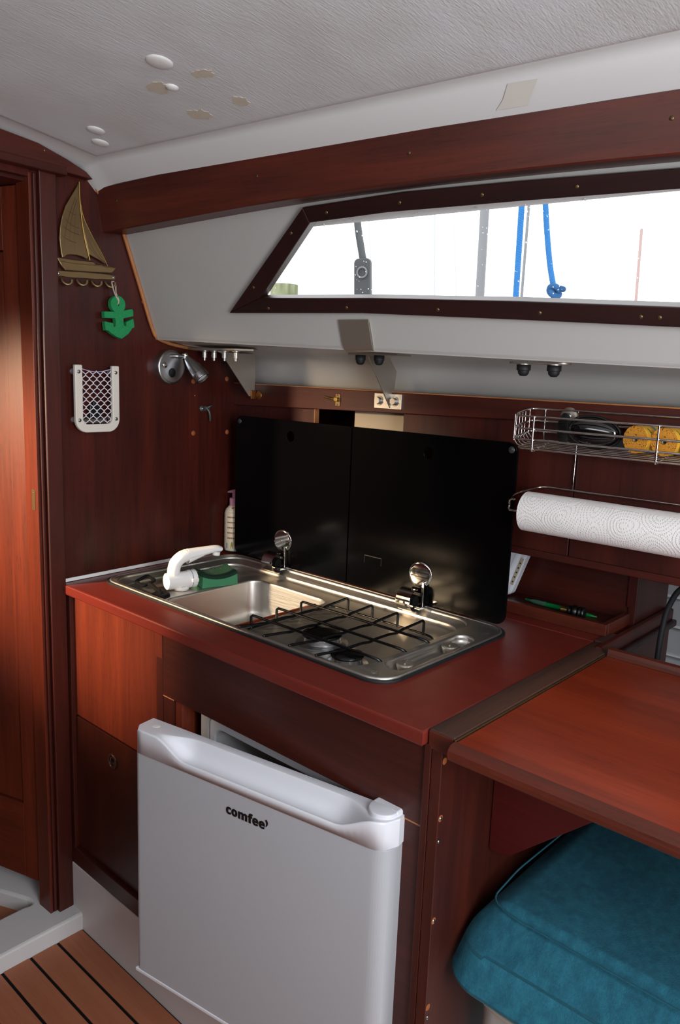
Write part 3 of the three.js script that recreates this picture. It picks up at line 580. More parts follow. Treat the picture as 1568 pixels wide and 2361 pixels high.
// two black glass lids folded up behind the unit
{
  const glass = (name, label, x0, x1, rl, rr, holeX, bumper) => {
    const t = thing(name, label, 'glass lid', [0, 0, 0], 0, 'black glass lids of the sink unit');
    const y0 = .8425, y1 = 1.198, s = new THREE.Shape();
    s.moveTo(x0 + rl, y0); s.lineTo(x1 - rr, y0); s.quadraticCurveTo(x1, y0, x1, y0 + rr); s.lineTo(x1, y1 - rr); s.quadraticCurveTo(x1, y1, x1 - rr, y1); s.lineTo(x0 + rl, y1); s.quadraticCurveTo(x0, y1, x0, y1 - rl); s.lineTo(x0, y0 + rl); s.quadraticCurveTo(x0, y0, x0 + rl, y0);
    const h = new THREE.Path(); h.absarc(holeX, 1.160, .0125, 0, 2 * Math.PI, true);
    obj('glass', prism(s, .006, .0008, [h], 12).translate(0, 0, -.466), M.glassBlack, t);
    const clear = std({ color: 0x46474c, roughness: .3, transmission: .4, thickness: 0 });
    obj('bumper', lathe([[0, .003], [.005, .0026], [.0066, 0]], 18).rotateX(Math.PI / 2).translate(bumper, 1.184, -.460), clear, t);
    return t;
  };
  const a = glass('glass_lid', 'left black glass lid folded up behind the sink basin', .038, .4285, .022, .002, .236, .052);
  const b = glass('glass_lid', 'right black glass lid folded up behind the gas hob', .4315, .8405, .002, .024, .640, .828);
  obj('vent_grille', [box(-.024, .024, .031, .0325, 0, .0015, 0), box(-.024, -.0235, .015, .0325, 0, .001, 0), box(.0235, .024, .015, .0325, 0, .001, 0)].map(g => g.translate(.506, .886, -.4602)), std({ color: 0x5a5650, roughness: .4, metalness: .8 }), b);
}
function lidHinge(x, label) {
  const t = thing('lid_hinge', label, 'hinge', [x, 0, 0], 0, 'chrome hinges of the glass lids');
  obj('disc', lathe([[0, .0022], [.022, .0022], [.0265, .001], [.027, -.0005]], 36).rotateX(Math.PI / 2).rotateY(.12).translate(0, .905, -.4570), M.chrome, t);
  screwAt(t, -.002, .904, -.4565, .0046, M.screwSteel);
  obj('arm', [box(.010, .0155, .8385, .892, -.4595, -.450, .001), box(.010, .0245, .8385, .8445, -.455, -.428, .001)], M.chrome, t);
  const prof = [], W = .036; for (let i = 0; i <= 18; i++) { const a = (100 - i * 10.8) * Math.PI / 180; prof.push([-.440 + .0245 * Math.cos(a), .852 + .0245 * Math.sin(a)]); }
  const o = prof.concat(prof.slice().reverse().map(([z, y]) => [-.440 + (z + .440) * .93, .852 + (y - .852) * .93]));
  obj('spring_cover', prism(o.map(([z, y]) => [-z, y]), W).rotateY(Math.PI / 2).translate(-.030, 0, 0), M.chrome, t);
  obj('spring_core', cyl(.011, .011, W * .9, 20).rotateZ(Math.PI / 2).translate(-.012, .851, -.4405), M.blackMatt, t);
  obj('pin', cyl(.0035, .0035, .046, 12).rotateZ(Math.PI / 2).translate(-.009, .866, -.443), M.screwSteel, t);
}
lidHinge(.222, 'chrome lid hinge at the back of the sink basin');
lidHinge(.638, 'chrome lid hinge behind the hob burners');
// white plastic folding tap
{
  const t = thing('folding_tap', 'white plastic folding tap lying over the sink ledge', 'tap', [.153, .8155, -.174], -.21);
  const ax = g => g.rotateX(Math.PI / 2);                              // lathe axis to -z/+z
  obj('body', lathe([[0, 0], [.0175, 0], [.019, .0012], [.019, .048], [.0182, .049], [.0182, .051], [.0205, .0515], [.0205, .069], [.019, .0705], [0, .0705]], 36).rotateX(-Math.PI / 2).translate(0, .0225, .008), M.tap, t);
  obj('seal_ring', new THREE.TorusGeometry(.0206, .0006, 6, 36).translate(0, .0225, -.050), std({ color: 0x2b4a8c, roughness: .5 }), t);
  obj('collar_tab', box(.017, .0235, .019, .027, -.062, -.046, .0012), M.tap, t);
  obj('base', lathe([[0, 0], [.0165, 0], [.0175, .002], [.017, .005], [.012, .008]], 26).translate(.002, 0, -.028), M.tap, t);
  obj('base_ring', new THREE.TorusGeometry(.0172, .0005, 6, 30).rotateX(Math.PI / 2).translate(.002, .003, -.028), std({ color: 0xa5763f, roughness: .5 }), t);
  // riser elbow
  obj('riser', wire([[-.001, .028, -.010], [-.001, .048, -.011], [-.001, .063, -.016], [0, .074, -.028], [0, .0785, -.042]], .0145, 0, 30, 20), M.tap, t);
  const sp = []; for (let i = 0; i <= 16; i++) { const k = i / 16, w = .0145 - .003 * k, h = .0145 * (1 - k) + .0068 * k, c = [0, .0785 + .0095 * k - .008 * Math.pow(Math.max(0, k - .75) * 4, 2) * .5, -.040 - .088 * k]; sp.push(Array.from({ length: 22 }, (_, j) => { const a = j / 22 * 2 * Math.PI; const e = i === 16 ? .8 : 1; return [c[0] + w * e * Math.cos(a), c[1] + h * e * Math.sin(a), c[2] - h * .25 * Math.sin(a)]; })); }
  obj('spout', loft(sp.map(l => l.slice().reverse()), true, true, true), M.tap, t);
  obj('grip_shell', loft([0, 1, 2, 3, 4].map(i => { const k = i / 4; return Array.from({ length: 12 }, (_, j) => { const a = Math.PI + j / 11 * Math.PI; return [.0135 * Math.cos(a), .072 + .006 * k + (.014 - .008 * k) * Math.sin(a), -.043 - .036 * k]; }); }), false), M.tap, t);
  obj('nozzle', lathe([[0, -.009], [.0085, -.009], [.0092, -.007], [.0092, 0]], 22).rotateX(-.1).translate(0, .0790, -.116), M.tap, t);
}
// green scouring sponge
{
  const t = thing('sponge', 'green washing-up sponge with dark scouring pad on the sink ledge', 'sponge', [.167, .8158, -.292], 1.30);
  const foam = std({ color: 0x66c890, roughness: .95, bumpMap: fine, bumpScale: .0012 }), pad = std({ color: 0x245a40, roughness: 1, bumpMap: fine, bumpScale: .003 });
  const L = .089, W = .064, sag = (x, z) => .0265 + .010 * Math.pow(Math.abs(x) / (L / 2), 2) - .003 + .007 * Math.max(0, -z / W) * (x > 0 ? 1 : .3);
  const slab = (lo, hi) => { const g = new THREE.BoxGeometry(L, 1, W, 24, 3, 14), p = g.attributes.position; for (let i = 0; i < p.count; i++) { const x = p.getX(i), z = p.getZ(i), k = p.getY(i) + .5; p.setY(i, lo(x, z) * (1 - k) + hi(x, z) * k); p.setX(i, x * (1 - .05 * k)); } g.computeVertexNormals(); return g; };
  obj('foam', slab(() => 0, (x, z) => sag(x, z) - .006), foam, t);
  obj('scouring_pad', slab((x, z) => sag(x, z) - .0062, (x, z) => sag(x, z) + .0008 * Math.sin(x * 900) * Math.cos(z * 800)).scale(1.012, 1, 1.012), pad, t);
}
// black rubber plug with its square pull
{
  const t = thing('sink_plug', 'black rubber sink plug with a square pull lying on the sink ledge', 'plug', [.150, .8157, -.135]);
  obj('stopper', lathe([[0, .011], [.004, .0105], [.006, .006], [.012, .0052], [.016, .0065], [.020, .004], [.021, 0]], 28).translate(.022, 0, -.002), M.blackMatt, t);
  const ring = prism(rrect(-.021, .021, -.019, .019, .008), .006, .002, [rrect(-.0135, .0135, -.0115, .0115, .004, THREE.Path)]).rotateX(-Math.PI / 2).rotateZ(-.10).rotateX(.32);
  obj('pull_ring', ring.rotateY(-.1).translate(-.062, .010, -.020), M.blackMatt, t);
  obj('strap', wire([[-.044, .010, -.016], [-.020, .012, -.010], [.004, .008, -.006], [.018, .010, -.002]], .0046, 0, 16), M.blackMatt, t);
}
// pump bottle of hand soap in the corner
{
  const t = thing('soap_bottle', 'cream soap bottle with a pink pump in the corner behind the sink', 'bottle', [.004, .8375, -.486], 0); 
  const cv = document.createElement('canvas'); cv.width = 1024; cv.height = 1024; const c = cv.getContext('2d');
  c.fillStyle = '#efe3c4'; c.fillRect(0, 0, 1024, 1024);
  c.fillStyle = '#dfe9e4'; c.fillRect(0, 770, 1024, 254);
  for (const [y, h, col] of [[790, 22, '#2f7f78'], [822, 10, '#5f9f98'], [850, 26, '#2f7f78'], [884, 8, '#8fbdb6'], [905, 14, '#5f9f98'], [930, 8, '#3f8c84']]) { c.fillStyle = col; c.fillRect(0, y, 1024, h); }
  for (let i = 0; i < 60; i++) { c.fillStyle = ['#5c9c48', '#9cc27a', '#7fae5a'][i % 3]; c.beginPath(); c.ellipse(rnd() * 1024, 985 + rnd() * 34, 26, 10, rnd() * 3, 0, 7); c.fill(); }
  for (let rep = 0; rep < 4; rep++) {
    c.save(); c.translate(rep * 256, 0); c.fillStyle = '#a8584e';
    c.font = '20px sans-serif'; c.fillText('300 ml e', 40, 735);
    const line = (y, n) => { for (let i = 0, x = 20; i < n; i++) { const w = 8 + rnd() * 18; c.fillRect(x, y, w, 5); x += w + 5; } };
    for (let k = 0; k < 4; k++) line(420 + k * 18, 6); line(510, 3); for (let k = 0; k < 6; k++) line(555 + k * 18, 7);
    c.fillStyle = '#b4493f'; for (let k = 0; k < 2; k++) line(340 + k * 26, 3);
    c.fillStyle = '#9a8a22'; c.beginPath(); c.arc(110, 680, 20, 0, 7); c.fill(); c.fillStyle = '#f0e7c0'; c.beginPath(); c.arc(110, 684, 8, 0, 7); c.fill();
    c.fillStyle = '#d8503a'; c.beginPath(); c.ellipse(110, 270, 22, 34, .5, 0, 7); c.fill(); c.beginPath(); c.arc(200, 700, 18, 0, 7); c.fill(); c.fillRect(180, 722, 50, 40);
    c.fillStyle = '#4f8a3e'; c.beginPath(); c.ellipse(165, 245, 24, 16, -.4, 0, 7); c.fill();
    c.fillStyle = '#3f6ea8'; c.fillRect(8, 665, 20, 34);
    c.fillStyle = '#a23b52'; for (const [x, y] of [[200, 540], [215, 560], [190, 575], [205, 600]]) { c.beginPath(); c.arc(x, y, 6, 0, 7); c.fill(); }
    c.restore();
  }
  const tex = new THREE.CanvasTexture(cv); tex.colorSpace = THREE.SRGBColorSpace;
  obj('bottle', lathe([[0, 0], [.022, 0], [.0245, .003], [.0252, .010], [.0252, .098], [.0245, .104], [.0215, .112], [.0155, .119], [.011, .122], [.0095, .1225]], 40), std({ map: tex, roughness: .35, clearcoat: .2 }), t);
  const pink = std({ color: 0xd89bb4, roughness: .35 }), pinkD = std({ color: 0xcf8aa6, roughness: .35 });
  const col = obj('collar', lathe([[.0095, .121], [.0118, .1215], [.0122, .123], [.0120, .1395], [.011, .141], [.005, .1412]], 28), pink, t);
  const pump = obj('pump', [cyl(.0052, .0052, .016, 18).translate(0, .148, 0)], pinkD, t);
  const hd = []; for (let i = 0; i <= 12; i++) { const k = i / 12, x = .010 - .032 * k, h = .0052 * (1 - .55 * Math.pow(k, 2)), w = .0098 * (1 - .5 * k); hd.push(Array.from({ length: 16 }, (_, j) => { const a = j / 16 * 2 * Math.PI, y = Math.sin(a); return [x, .1575 + (y > 0 ? h * 1.3 * y : h * .8 * y) - .004 * k * k, w * Math.cos(a)]; })); }
  obj('nozzle', loft(hd, true, true, true), pink, pump);
}

// ---------------------------------------------------------------- things on the bulkhead
const bhThing = (name, label, cat, y, z, group) => thing(name, label, cat, bhAt(z, y), TH, group);
// outlines taken on the bulkhead: (a, b) in ornament units -> metres right of and above the ornament's foot
const orn = ([a, b]) => { const px = a / 5.905, py = b / 5.905; return [(px - 16) * .001035, .182 - (py - 20) * .000875 + (px - 67) * .00012]; };
{
  const t = bhThing('key_rack', 'brass sailing boat key rack with four hooks on the bulkhead', 'key rack', 1.50, -.001);
  const P = (pts, d, bev = .0008) => onBH(prism(pts.map(orn), d, bev));
  obj('mainsail', P([[400, 122], [378, 178], [300, 310], [225, 440], [172, 590], [142, 740], [132, 880], [143, 1030], [160, 1140], [186, 1140], [215, 1112], [270, 1100], [350, 1105], [430, 1125], [482, 1152], [508, 1150], [515, 1090], [480, 950], [440, 760], [414, 560], [407, 350], [404, 200]], .0055, .0014).translate(.003, 0, 0), M.bronze, t);
  obj('jib', P([[410, 330], [440, 520], [500, 690], [600, 880], [700, 1060], [775, 1205], [745, 1218], [660, 1162], [580, 1122], [522, 1092], [498, 980], [450, 740], [418, 520]], .0045, .0012).translate(.003, 0, 0), M.bronze, t);
  const q = pts => pts.map(p => { const [s, y] = orn(p); return [p[2] ?? .0095, y, -s]; });
  obj('mast', wire(q([[400, 125], [405, 350], [430, 660], [470, 930], [525, 1170]]), .0016, 0, 40), M.brass, t);
  obj('forestay', wire(q([[408, 260, .008], [450, 570, .008], [560, 820, .008], [700, 1080, .008], [780, 1250, .008]]), .0009, 0, 40), M.brass, t);
  for (const l of [[[345, 340], [300, 470], [245, 640], [200, 850], [190, 1020]], [[365, 360], [318, 520], [278, 700], [265, 900], [268, 1010]], [[350, 520], [335, 700], [325, 880], [338, 1035]], [[262, 520], [300, 545], [352, 570]], [[212, 625], [290, 700], [390, 742]], [[180, 722], [270, 785], [400, 835]], [[178, 860], [250, 905], [345, 940]]])
    obj('sail_seam', wire(q(l.map(p => [...p, .0086])), .0005, 0, 16, 5), M.screwDark, t);
  for (const l of [[[500, 745], [580, 920], [690, 1110], [750, 1205]], [[515, 880], [600, 1040], [730, 1195]], [[530, 990], [610, 1090], [720, 1190]]]) obj('sail_seam', wire(q(l.map(p => [...p, .0076])), .0005, 0, 16, 5), M.screwDark, t);
  obj('hull', P([[90, 1140], [120, 1136], [330, 1165], [562, 1185], [582, 1192], [612, 1226], [690, 1226], [742, 1256], [900, 1270], [890, 1300], [840, 1352], [600, 1342], [350, 1326], [200, 1312], [140, 1240]], .009, .002), M.bronze, t);
  obj('deck_line', wire(q([[125, 1185, .0092], [300, 1215, .0092], [600, 1240, .0092], [890, 1278, .0092]]), .0008, 0, 30, 6), M.brass, t);
  obj('bar', P([[95, 1318], [160, 1316], [400, 1328], [700, 1352], [850, 1374], [905, 1388], [902, 1442], [860, 1442], [600, 1430], [250, 1406], [160, 1390], [95, 1387]], .004, .0008), M.bronze, t);
  for (const p of [[210, 1412], [415, 1424], [615, 1440], [808, 1455]]) {
    const [s, y] = orn(p), R = .0088, pts = []; for (let i = 0; i <= 14; i++) { const a = (200 - i * 15.5) * Math.PI / 180; pts.push([.004 + .010 * Math.sin(i / 14 * Math.PI * .6), y - .004 + R * -Math.abs(Math.sin((i / 14) * Math.PI)) * 1.1, -(s - R * Math.cos(i / 14 * Math.PI))]); }
    obj('hook', wire(pts, .0032, 0, 24, 10), M.bronze, t);
  }
  for (const p of [[128, 1352], [880, 1412]]) { const [s, y] = orn(p); obj('screw', screwHead(.003).rotateY(Math.PI / 2).translate(.004, y, -s), M.screwSteel, t); }
}
{
  const t = bhThing('anchor_float', 'green anchor-shaped key float hanging on a cord from the key rack', 'key float', 1.50, -.001);
  const s = new THREE.Shape(), ring = orn([885, 1800]), r = .0188; const O = [[960, 1893], [1090, 1873], [1108, 1900], [1111, 1980], [960, 2005], [962, 2050], [968, 2100], [985, 2120], [1003, 2105], [1005, 2085], [998, 2068], [1010, 2055], [1108, 2014], [1120, 2080], [1125, 2148], [1095, 2155], [1035, 2235], [930, 2302], [850, 2262], [785, 2215], [738, 2170], [702, 2163], [692, 2100], [690, 2034], [800, 2062], [815, 2075], [812, 2100], [828, 2122], [846, 2108], [848, 2050], [838, 1998], [686, 1985], [681, 1895], [692, 1890], [826, 1902]].map(orn);
  s.moveTo(...O[0]); for (const p of O.slice(1)) s.lineTo(...p);
  const a0 = Math.atan2(O[O.length - 1][1] - ring[1], O[O.length - 1][0] - ring[0]), a1 = Math.atan2(O[0][1] - ring[1], O[0][0] - ring[0]);
  s.absarc(ring[0], ring[1], r, a0, a1 - 0, true);
  const hole = orn([882, 1805]), h = new THREE.Path(); h.absarc(hole[0], hole[1], .0036, 0, 7, true);
  const foam = std({ color: 0x1f9a55, roughness: .85 }); foam.map = dataTex(128, 128, (u, v) => mix([30, 150, 84], [18, 122, 70], pn(u, v, 24, 24, 91) * .6 + pn(u, v, 60, 60, 92) * .4), true, .05, .05); foam.color.set(0xffffff);
  obj('float', onBH(prism(s, .013, .0012, [h], 20)).translate(.006, 0, 0), foam, t);
  const c0 = orn([815, 1490]), c1 = orn([860, 1490]);
  obj('cord', wire([[.014, hole[1] - .001, -hole[0]], [.0205, hole[1] + .006, -hole[0]], [.018, c0[1] - .02, -c0[0] - .003], [.0135, c0[1] + .002, -c0[0]], [.011, c0[1] + .004, -(c0[0] + c1[0]) / 2], [.0135, c1[1] + .001, -c1[0]], [.016, c1[1] - .022, -c1[0] - .001], [.0185, hole[1] + .009, -hole[0] - .002], [.014, hole[1] + .001, -hole[0] - .001]], .0015, 0, 70, 7), M.cord, t);
}
{
  const t = bhThing('net_pocket', 'ivory framed net pocket screwed to the bulkhead', 'net pocket', 1.165, -.026);
  // local: y up from the foot, s to the right
  const u = new THREE.Shape(), W = .1095, H = .1445, w = .0178, R = .028, c = .003;
  u.moveTo(0, R); u.absarc(R, R, R, Math.PI, 1.5 * Math.PI); u.lineTo(W - R, 0); u.absarc(W - R, R, R, -Math.PI / 2, 0); u.lineTo(W, H - c); u.quadraticCurveTo(W, H, W - c, H); u.lineTo(W - w + c, H); u.quadraticCurveTo(W - w, H, W - w, H - c);
  const r2 = .012; u.lineTo(W - w, w + r2); u.absarc(W - w - r2, w + r2, r2, 0, -Math.PI / 2, true); u.lineTo(w + r2, w); u.absarc(w + r2, w + r2, r2, -Math.PI / 2, -Math.PI, true); u.lineTo(w, H - c); u.quadraticCurveTo(w, H, w - c, H); u.lineTo(c, H); u.quadraticCurveTo(0, H, 0, H - c); u.closePath();
  obj('frame', onBH(prism(u, .009, .0018, [], 10)).translate(.016, 0, 0), M.ivory, t);
  for (const [s, y] of [[.009, .130], [.1005, .130], [.009, .027], [.1005, .028]]) {
    obj('standoff', lathe([[.0062, 0], [.0062, .016]], 18).rotateZ(-Math.PI / 2).translate(0, y, -s), std({ color: 0x8d8c8c, roughness: .4 }), t);
    screwAt(t, .025, y, -s, .0042, M.screwSteel, g => g.rotateY(Math.PI / 2));
  }
  const net = [], x0 = w + .001, x1 = W - w - .001, yt = s => H - .008 - .006 * Math.sin((s - x0) / (x1 - x0) * Math.PI), yb = .019, nx = 4, ny = 6.5, dx = (x1 - x0) / nx, dy = (H - .012 - yb) / ny;
  const wv = (a, b) => [.0175 + .004 * Math.sin((b - yb) * 22), b, -a];
  for (let i = 0; i < nx; i++) for (let k = 0; k < 2 * 7; k++) for (const sg of [0, 1]) {
    const yA = yb + k * dy / 2, yB = yA + dy / 2; const even = (k + 0) % 2 === 0;
    const a0 = x0 + i * dx, mid = a0 + dx / 2, a1 = a0 + dx;
    const seg = even ? (sg ? [[mid, yA], [a0, yB]] : [[mid, yA], [a1, yB]]) : (sg ? [[a0, yA], [mid, yB]] : [[a1, yA], [mid, yB]]);
    if (yB > yt((seg[0][0] + seg[1][0]) / 2) + .003) continue;
    const [p, q] = seg, m1 = [p[0] + (q[0] - p[0]) * .15, p[1] + (q[1] - p[1]) * .25], m2 = [p[0] + (q[0] - p[0]) * .85, p[1] + (q[1] - p[1]) * .75];
    net.push(wire([wv(...p), wv(...m1), wv(...m2), wv(...q)], .00105, 0, 8, 5));
  }
  const line = []; for (let i = 0; i <= 14; i++) { const s = x0 + (x1 - x0) * i / 14; line.push([.0185, yt(s), -s]); }
  obj('net', net, M.cordWhite, t);
  obj('top_cord', wire(line, .0008, 0, 40, 6), std({ color: 0xcfc4f0, roughness: .7 }), t);
  const k = bhThing('pocket_gadget', 'small black gadget with grey base inside the net pocket', 'gadget', 1.184, -.081);
  obj('body', [box(.004, .013, .010, .040, -.019, .014, .004, 2), box(.004, .012, .028, .048, -.010, .004, .003, 2)], M.black, k);
  obj('base', box(.003, .014, 0, .010, -.030, .030, .003, 2), std({ color: 0x6d6258, roughness: .5, bumpMap: fine, bumpScale: .0006 }), k);
}
{
  const t = bhThing('reading_lamp', 'brushed aluminium swivel reading lamp on the bulkhead', 'lamp', 1.3115, -.284); t.scale.setScalar(1.1);
  obj('base', lathe([[0, .0215], [.030, .0215], [.0345, .0205], [.0365, .018], [.037, .006], [.037, 0]], 44).rotateZ(-Math.PI / 2), M.alu, t);
  obj('button', lathe([[0, .004], [.004, .0036], [.006, .0018], [.0066, 0]], 20).rotateZ(-Math.PI / 2).translate(.0215, .004, .0205), M.chrome, t);
  const u = obj('socket', lathe([[0, .001], [.0085, .001], [.0095, 0]], 24).rotateZ(-Math.PI / 2).translate(.0215, -.012, .0005), M.black, t);
  obj('socket_rim', new THREE.TorusGeometry(.009, .001, 6, 24).rotateY(Math.PI / 2).translate(.0222, -.012, .0005), M.rubber, u);
  obj('arm', [wire([[.020, .023, .004], [.031, .024, -.004], [.033, .024, -.022]], .0042, .006, 20, 12)], M.alu, t);
  obj('pivot', [cyl(.0055, .0055, .010, 16).translate(.033, .024, -.024), new THREE.SphereGeometry(.0058, 14, 10).translate(.034, .026, -.026)], M.chrome, t);
  const head = new THREE.Group(); head.name = 'head'; head.position.set(.034, .023, -.026); head.rotation.set(.30, 0, .72); t.add(head);
  obj('shade', lathe([[0, .002], [.004, .001], [.0085, -.008], [.0125, -.022], [.0155, -.040], [.0166, -.047], [.0166, -.0485], [.0172, -.049], [.0172, -.061], [.0162, -.062], [.0135, -.062], [.012, -.0575], [0, -.0575]], 36), M.alu, head);
  obj('lens', lathe([[0, -.0605], [.008, -.0600], [.0118, -.0585]], 24), std({ color: 0xdfe3e6, roughness: .12, clearcoat: .5 }), head);
}
{
  const t = bhThing('swivel_hook', 'small grey metal hook on the bulkhead below the reading lamp', 'hook', 1.212, -.395);
  const m = std({ color: 0x5c5f5c, roughness: .5, metalness: .7 });
  obj('plate', [lathe([[0, .004], [.006, .0035], [.0075, 0]], 18).rotateZ(-Math.PI / 2), box(0, .003, -.006, .006, -.024, 0, .001)], m, t);
  obj('hook', [wire([[.003, .002, -.012], [.008, -.008, -.017], [.008, -.020, -.020], [.005, -.030, -.023]], .0034, 0, 18), wire([[.003, .002, -.014], [.007, .006, -.022], [.004, .008, -.030]], .0024, 0, 12)], m, t);
  obj('screw', screwHead(.003).rotateY(Math.PI / 2).translate(.004, 0, 0), M.screwSteel, t);
}
// ---------------------------------------------------------------- hardware under the side deck
function deckY(x, z) { return 1.3585 - .004 * x - Math.max(0, (-.41 - .04 * x - z)) * .09; }
const hexNut = (r, h) => new THREE.CylinderGeometry(r, r, h, 6);
{
  const t = thing('chainplate', 'stainless chainplate with four nuts under the side deck in the forward corner', 'chainplate');
  obj('plate', prism([[.012, -.335], [.175, -.335], [.21, -.362], [.175, -.405], [.012, -.385]].map(([x, z]) => [x, -z]), .005, .0008).rotateX(-Math.PI / 2).translate(0, 1.3540, 0), M.steelDull, t);
  for (const x of [.030, .066, .105, .146]) {
    const n = obj('nut', [hexNut(.0066, .008).translate(x, 1.3465, -.365), hexNut(.0062, .005).rotateY(.4).translate(x, 1.3400, -.365)], M.steel, t);
    obj('washer', cyl(.0098, .0098, .0018, 22).translate(x, 1.3527, -.365), M.steel, n);
    obj('bolt_end', cyl(.0036, .0036, .009, 12).translate(x, 1.3350, -.365), M.screwSteel, n);
  }
  obj('web', prism([[.388, 1.3515], [.500, 1.3515], [.4995, 1.258], [.492, 1.245], [.480, 1.247]], .003, .0005).rotateY(Math.PI / 2).translate(.060, 0, 0), M.steelDull, t);
  obj('foot', [box(.062, .068, 1.240, 1.262, -.4995, -.484, .001), lathe([[0, .004], [.008, .0035], [.011, 0]], 18).rotateX(Math.PI / 2).translate(.078, 1.250, -.4995)], std({ color: 0x8a5a30, roughness: .45, metalness: .8 }), t);
}
{
  const t = thing('deck_bracket', 'stainless knee bracket bolted to the fiddle rail below the window', 'bracket');
  // bent plate lapping up the cabin side
  const loops = []; const c0 = [[.0415, .0018], [-.004, .0018], [-.0155, -.001], [-.0215, -.008], [-.0245, -.03]];
  const at = (a, b, n) => P0.clone().addScaledVector(E1, a).addScaledVector(E2, b).addScaledVector(N, n);
  for (const k of [0, 1]) { }
  const lp = a => [[.041, .0022], [.010, .0022], [-.0070, .0022], [-.0165, .0005], [-.0225, -.0055], [-.0262, -.016], [-.0345, -.045]].map(([b, n]) => at(a, b, n));
  const th = .0028, L0 = [.5325, .555, .577, .600].map(a => { const o = lp(a - .001), r = lp(a - .001).map((p, i) => p.clone().addScaledVector(i < 3 ? N : i === 3 ? N.clone().addScaledVector(E2, -.5).normalize() : i === 4 ? N.clone().addScaledVector(E2, -1.5).normalize() : E2.clone().negate(), th)); return o.concat(r.reverse()).map(p => [p.x, p.y, p.z]); });
  const bg = loft(L0, true, true, true).toNonIndexed(); bg.computeVertexNormals(); obj('lap_plate', bg, M.steelDull, t);
  obj('top_plate', prism([[.470, -.392], [.590, -.402], [.590, -.448], [.470, -.438]].map(([x, z]) => [x, -z]), .0045, .0006).rotateX(-Math.PI / 2).translate(0, 1.3512, 0), M.steelDull, t);
  const web = prism([[.415, 1.3495], [.487, 1.349], [.513, 1.320], [.5065, 1.276], [.5035, 1.243], [.4985, 1.240]], .0032, .0005).rotateY(Math.PI / 2).translate(.502, 0, 0); obj('web', web, M.steelDull, t);
  const foot = obj('foot_plate', box(.459, .534, 1.2405, 1.273, -.5002, -.4965, .0006), M.steel, t);
  for (const x of [.4735, .5165]) { const b = obj('bolt', [hexNut(.0075, .008).rotateX(Math.PI / 2).translate(x, 1.2575, -.491)], M.steel, t); obj('washer', cyl(.0105, .0105, .0018, 22).rotateX(Math.PI / 2).translate(x, 1.2575, -.4958), M.screwSteel, b); }
  for (const x of [.487, .535]) obj('cap_nut', lathe([[0, -.020], [.005, -.0195], [.0085, -.016], [.0092, -.012], [.0092, -.011], [.0108, -.0105], [.0108, 0], [0, 0]], 24).translate(x, 1.3514, -.412 - (x - .487) * .05), M.rubber, t);
}
{
  const t = thing('deck_plate', 'small steel plate with two black cap nuts under the side deck at the right', 'plate');
  obj('plate', prism(rrect(.842, .955, .392, .426, .016), .0035, .0006).rotateX(-Math.PI / 2).translate(0, 1.3412, 0), M.steelDull, t);
  for (const x of [.868, .926]) { const n = obj('cap_nut', lathe([[0, -.0215], [.0055, -.021], [.0092, -.017], [.010, -.0125], [.010, -.0118], [.0122, -.011], [.0122, 0], [0, 0]], 26).translate(x, 1.3414, -.409), M.rubber, t); obj('washer', cyl(.0135, .0135, .0014, 24).translate(x, 1.3405, -.409), M.steel, n); }
}
{
  const t = thing('cupboard_latch', 'small brass elbow latch on the fiddle rail', 'latch');
  obj('keeper', box(.342, .356, 1.238, 1.266, -.5002, -.4975, .0006), M.bronze, t);
  obj('bolt', [wire([[.352, 1.2535, -.494], [.335, 1.2535, -.494], [.318, 1.2560, -.497], [.308, 1.257, -.4985]], .0028, .004, 16), box(.344, .354, 1.249, 1.258, -.4985, -.489, .001)], M.brass, t);
  for (const y of [1.2415, 1.2628]) obj('screw', screwHead(.002).translate(.349, y, -.4975), M.screwDark, t);
}
